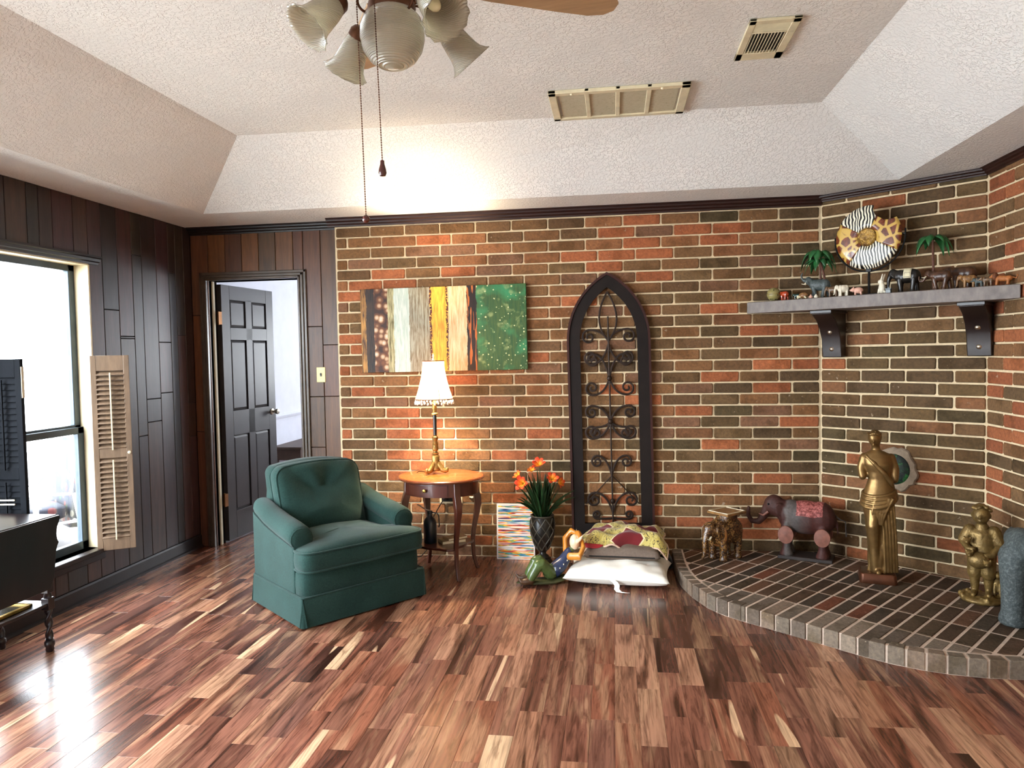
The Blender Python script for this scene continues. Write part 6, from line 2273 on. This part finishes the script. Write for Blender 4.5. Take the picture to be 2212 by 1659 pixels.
shutter('cafe_shutter', 'light brown louvred cafe shutter folded open beside the window', (X_L + .012, -1.022), (X_L + .190, -.905), .275, 1.497, MAT['shutter_wood'])
shutter('cafe_shutter', 'louvred cafe shutter darkened to a silhouette with metal handle at the left picture edge', (X_L + .02, -1.783), (-1.005, -1.766), .30, 1.482, MAT['shutter_silhouette'], handle=True)

# ================================================================== DROP LEAF TABLE
dt = thing('drop_leaf_table', 'dark wooden drop leaf table with barley twist legs under the window', 'table', (-1.0, -2.15, 0), 0)
W = MAT['walnut_dark']
tx0, tx1, ty0, ty1, tz = -1.165, -.800, -2.55, -1.812, .693
MB().box(tx0, tx1, ty0, ty1, tz - .016, tz).build('table_top', W, dt, world=True, bevel=.005, seg=3)
MB().box(tx0 + .03, tx1 - .045, ty0 + .04, ty1 - .03, tz - .10, tz - .017).build('apron', W, dt, world=True, bevel=.002)


def leaf_shape():
    # hanging leaf outline in (y, z), scalloped ends
    end = [(0, 0), (-.004, -.012), (.004, -.03), (.018, -.055), (.024, -.09), (.020, -.12), (.012, -.135), (.022, -.15), (.034, -.18), (.040, -.23), (.050, -.30), (.075, -.355)]
    pts = [(ty1 - d_, tz - .004 + z_) for d_, z_ in end]
    pts += [(ty0 + d_, tz - .004 + z_) for d_, z_ in end[::-1]]
    return pts


lv = leaf_shape()
n = len(lv)
xl0, xl1 = tx1 - .004, tx1 + .012
MB().add([(xl0, y, z_) for y, z_ in lv] + [(xl1, y, z_) for y, z_ in lv], [tuple(range(n - 1, -1, -1)), tuple(range(n, 2 * n))] + [(i, (i + 1) % n, n + (i + 1) % n, n + i) for i in range(n)]).build('drop_leaf', W, dt, world=True, smooth=False, bevel=.002)
for (lx, ly) in ((-.848, -1.845), (-1.125, -1.845), (-.848, -2.51), (-1.125, -2.51)):
    lg = MB()
    lg.box(lx - .021, lx + .021, ly - .021, ly + .021, .30, tz - .018)
    lg.box(lx - .021, lx + .021, ly - .021, ly + .021, .215, .275)
    lo = lg.build('leg', W, dt, world=True, bevel=.003)
    tw = MB()
    rings = []
    nz, na = 30, 14
    for (za, zb) in ((.265, .305), (.06, .218)):
        rings = []
        for i in range(nz + 1):
            zz = za + (zb - za) * i / nz
            rings.append([(lx + (.0135 + .0055 * math.cos(2 * (2 * PI * j / na) - zz * 95)) * math.cos(2 * PI * j / na), ly + (.0135 + .0055 * math.cos(2 * (2 * PI * j / na) - zz * 95)) * math.sin(2 * PI * j / na), zz) for j in range(na)])
        tw.loft(rings)
    tw.lathe([(0, 0), (.017, 0), (.020, .01), (.018, .022), (.024, .032), (.024, .050), (.016, .058), (.02, .064)], 16, T(lx, ly, 0))
    t2 = tw.build('twist', W, lo, world=False, ang=60)
    t2.data.transform(TM[dt].inverted())
MB().box(-1.14, -.832, -2.525, -1.83, .236, .252).build('lower_shelf', W, dt, world=True, bevel=.003)
simple('photo_dark', '#26241f', .25, var=.4, scale=20, spec=.6)
pf = thing('picture_frame', 'dark picture frame with gold edge lying on lower shelf of drop leaf table', 'picture frame', (-.985, -2.06, .2525), 0)
MB().box(-.10, .10, -.13, .13, 0, .010).build('picture', MAT['photo_dark'], pf, smooth=False)
fr = MB()
for a in ((-.115, .115, -.145, -.125), (-.115, .115, .125, .145), (-.115, -.095, -.145, .145), (.095, .115, -.145, .145)): fr.box(a[0], a[1], a[2], a[3], 0, .016)
fr.build('frame_moulding', MAT['brass_old'], pf, bevel=.003)

# small console in the next room
cn = thing('hall_console', 'small brown wooden table against white wall in the room beyond', 'table', (-1.14, 1.82, 0), 0)
simple('console_wood', '#4a3526', .5, var=.3, scale=10)
MB().box(-.16, .16, -.36, .36, .575, .600).build('table_top', MAT['console_wood'], cn, bevel=.004)
MB().box(-.14, .14, -.33, .33, .47, .575).build('apron', MAT['console_wood'], cn, bevel=.002)
for sx_ in (-1, 1):
    for sy_ in (-1, 1): MB().box(sx_ * .12 - .02, sx_ * .12 + .02, sy_ * .31 - .02, sy_ * .31 + .02, 0, .47).build('leg', MAT['console_wood'], cn, bevel=.003)

# ================================================================== OUTSIDE THE WINDOW
simple('patio_slab', '#b9b4a8', .9, var=.1, scale=3)
struct(MB().box(-7.5, X_L - .16, -8.5, 4.5, -.30, -.12).build('ground_patio', MAT['patio_slab'], smooth=False))
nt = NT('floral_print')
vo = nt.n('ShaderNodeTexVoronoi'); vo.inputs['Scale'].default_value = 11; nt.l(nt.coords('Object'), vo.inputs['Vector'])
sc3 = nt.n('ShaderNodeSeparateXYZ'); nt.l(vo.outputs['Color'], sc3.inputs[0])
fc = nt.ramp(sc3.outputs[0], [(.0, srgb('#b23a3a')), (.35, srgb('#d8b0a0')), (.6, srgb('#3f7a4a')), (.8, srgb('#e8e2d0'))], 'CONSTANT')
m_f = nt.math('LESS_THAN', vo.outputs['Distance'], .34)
nt.col(nt.mix(1.0, nt.mix(m_f, srgb('#2a3a5a'), fc), (.16, .16, .16), 'MULTIPLY')); nt.set(rough=.8)  # whole print darkened in its colour, in place of outdoor shade
pc_ = thing('patio_chair', 'patio chair with floral cushions darkened in place of shade outside the window', 'chair', (-2.55, .10, -.12), math.radians(-35))
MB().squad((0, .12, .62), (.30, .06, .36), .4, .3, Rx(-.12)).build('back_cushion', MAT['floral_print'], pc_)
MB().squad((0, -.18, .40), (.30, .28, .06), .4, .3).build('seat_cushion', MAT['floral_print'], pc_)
simple('white_metal', '#e8e8e6', .4, var=.03)
for sx_ in (-1, 1):
    MB().tube([(sx_ * .33, .16, .95), (sx_ * .33, .10, .55), (sx_ * .33, -.42, .58), (sx_ * .33, -.44, .34), (sx_ * .33, -.42, .0)], .014, 8).build('side_frame', MAT['white_metal'], pc_)
    MB().tube([(sx_ * .33, .12, .55), (sx_ * .33, .20, .0)], .014, 8).build('leg', MAT['white_metal'], pc_)
MB().tube([(-.33, .13, .33), (.33, .13, .33), (.33, -.43, .33), (-.33, -.43, .33)], .014, 8, loop=True).build('seat_frame', MAT['white_metal'], pc_)
MB().tube([(-.33, .16, .95), (0, .18, 1.0), (.33, .16, .95)], .014, 8).build('top_rail', MAT['white_metal'], pc_)
lt_ = thing('garden_lantern', 'white round garden lantern outside beside the patio chair', 'lantern', (-2.30, -.27, -.12), 0)
MB().ell((0, 0, .80), (.125, .125, .125), None, 20, 12).build('lantern_globe', MAT['white_metal'], lt_)
MB().lathe([(0, 0), (.09, 0), (.085, .02), (.02, .04), (.018, .66), (.05, .69), (0, .70)], 18).build('lantern_post', MAT['white_metal'], lt_)
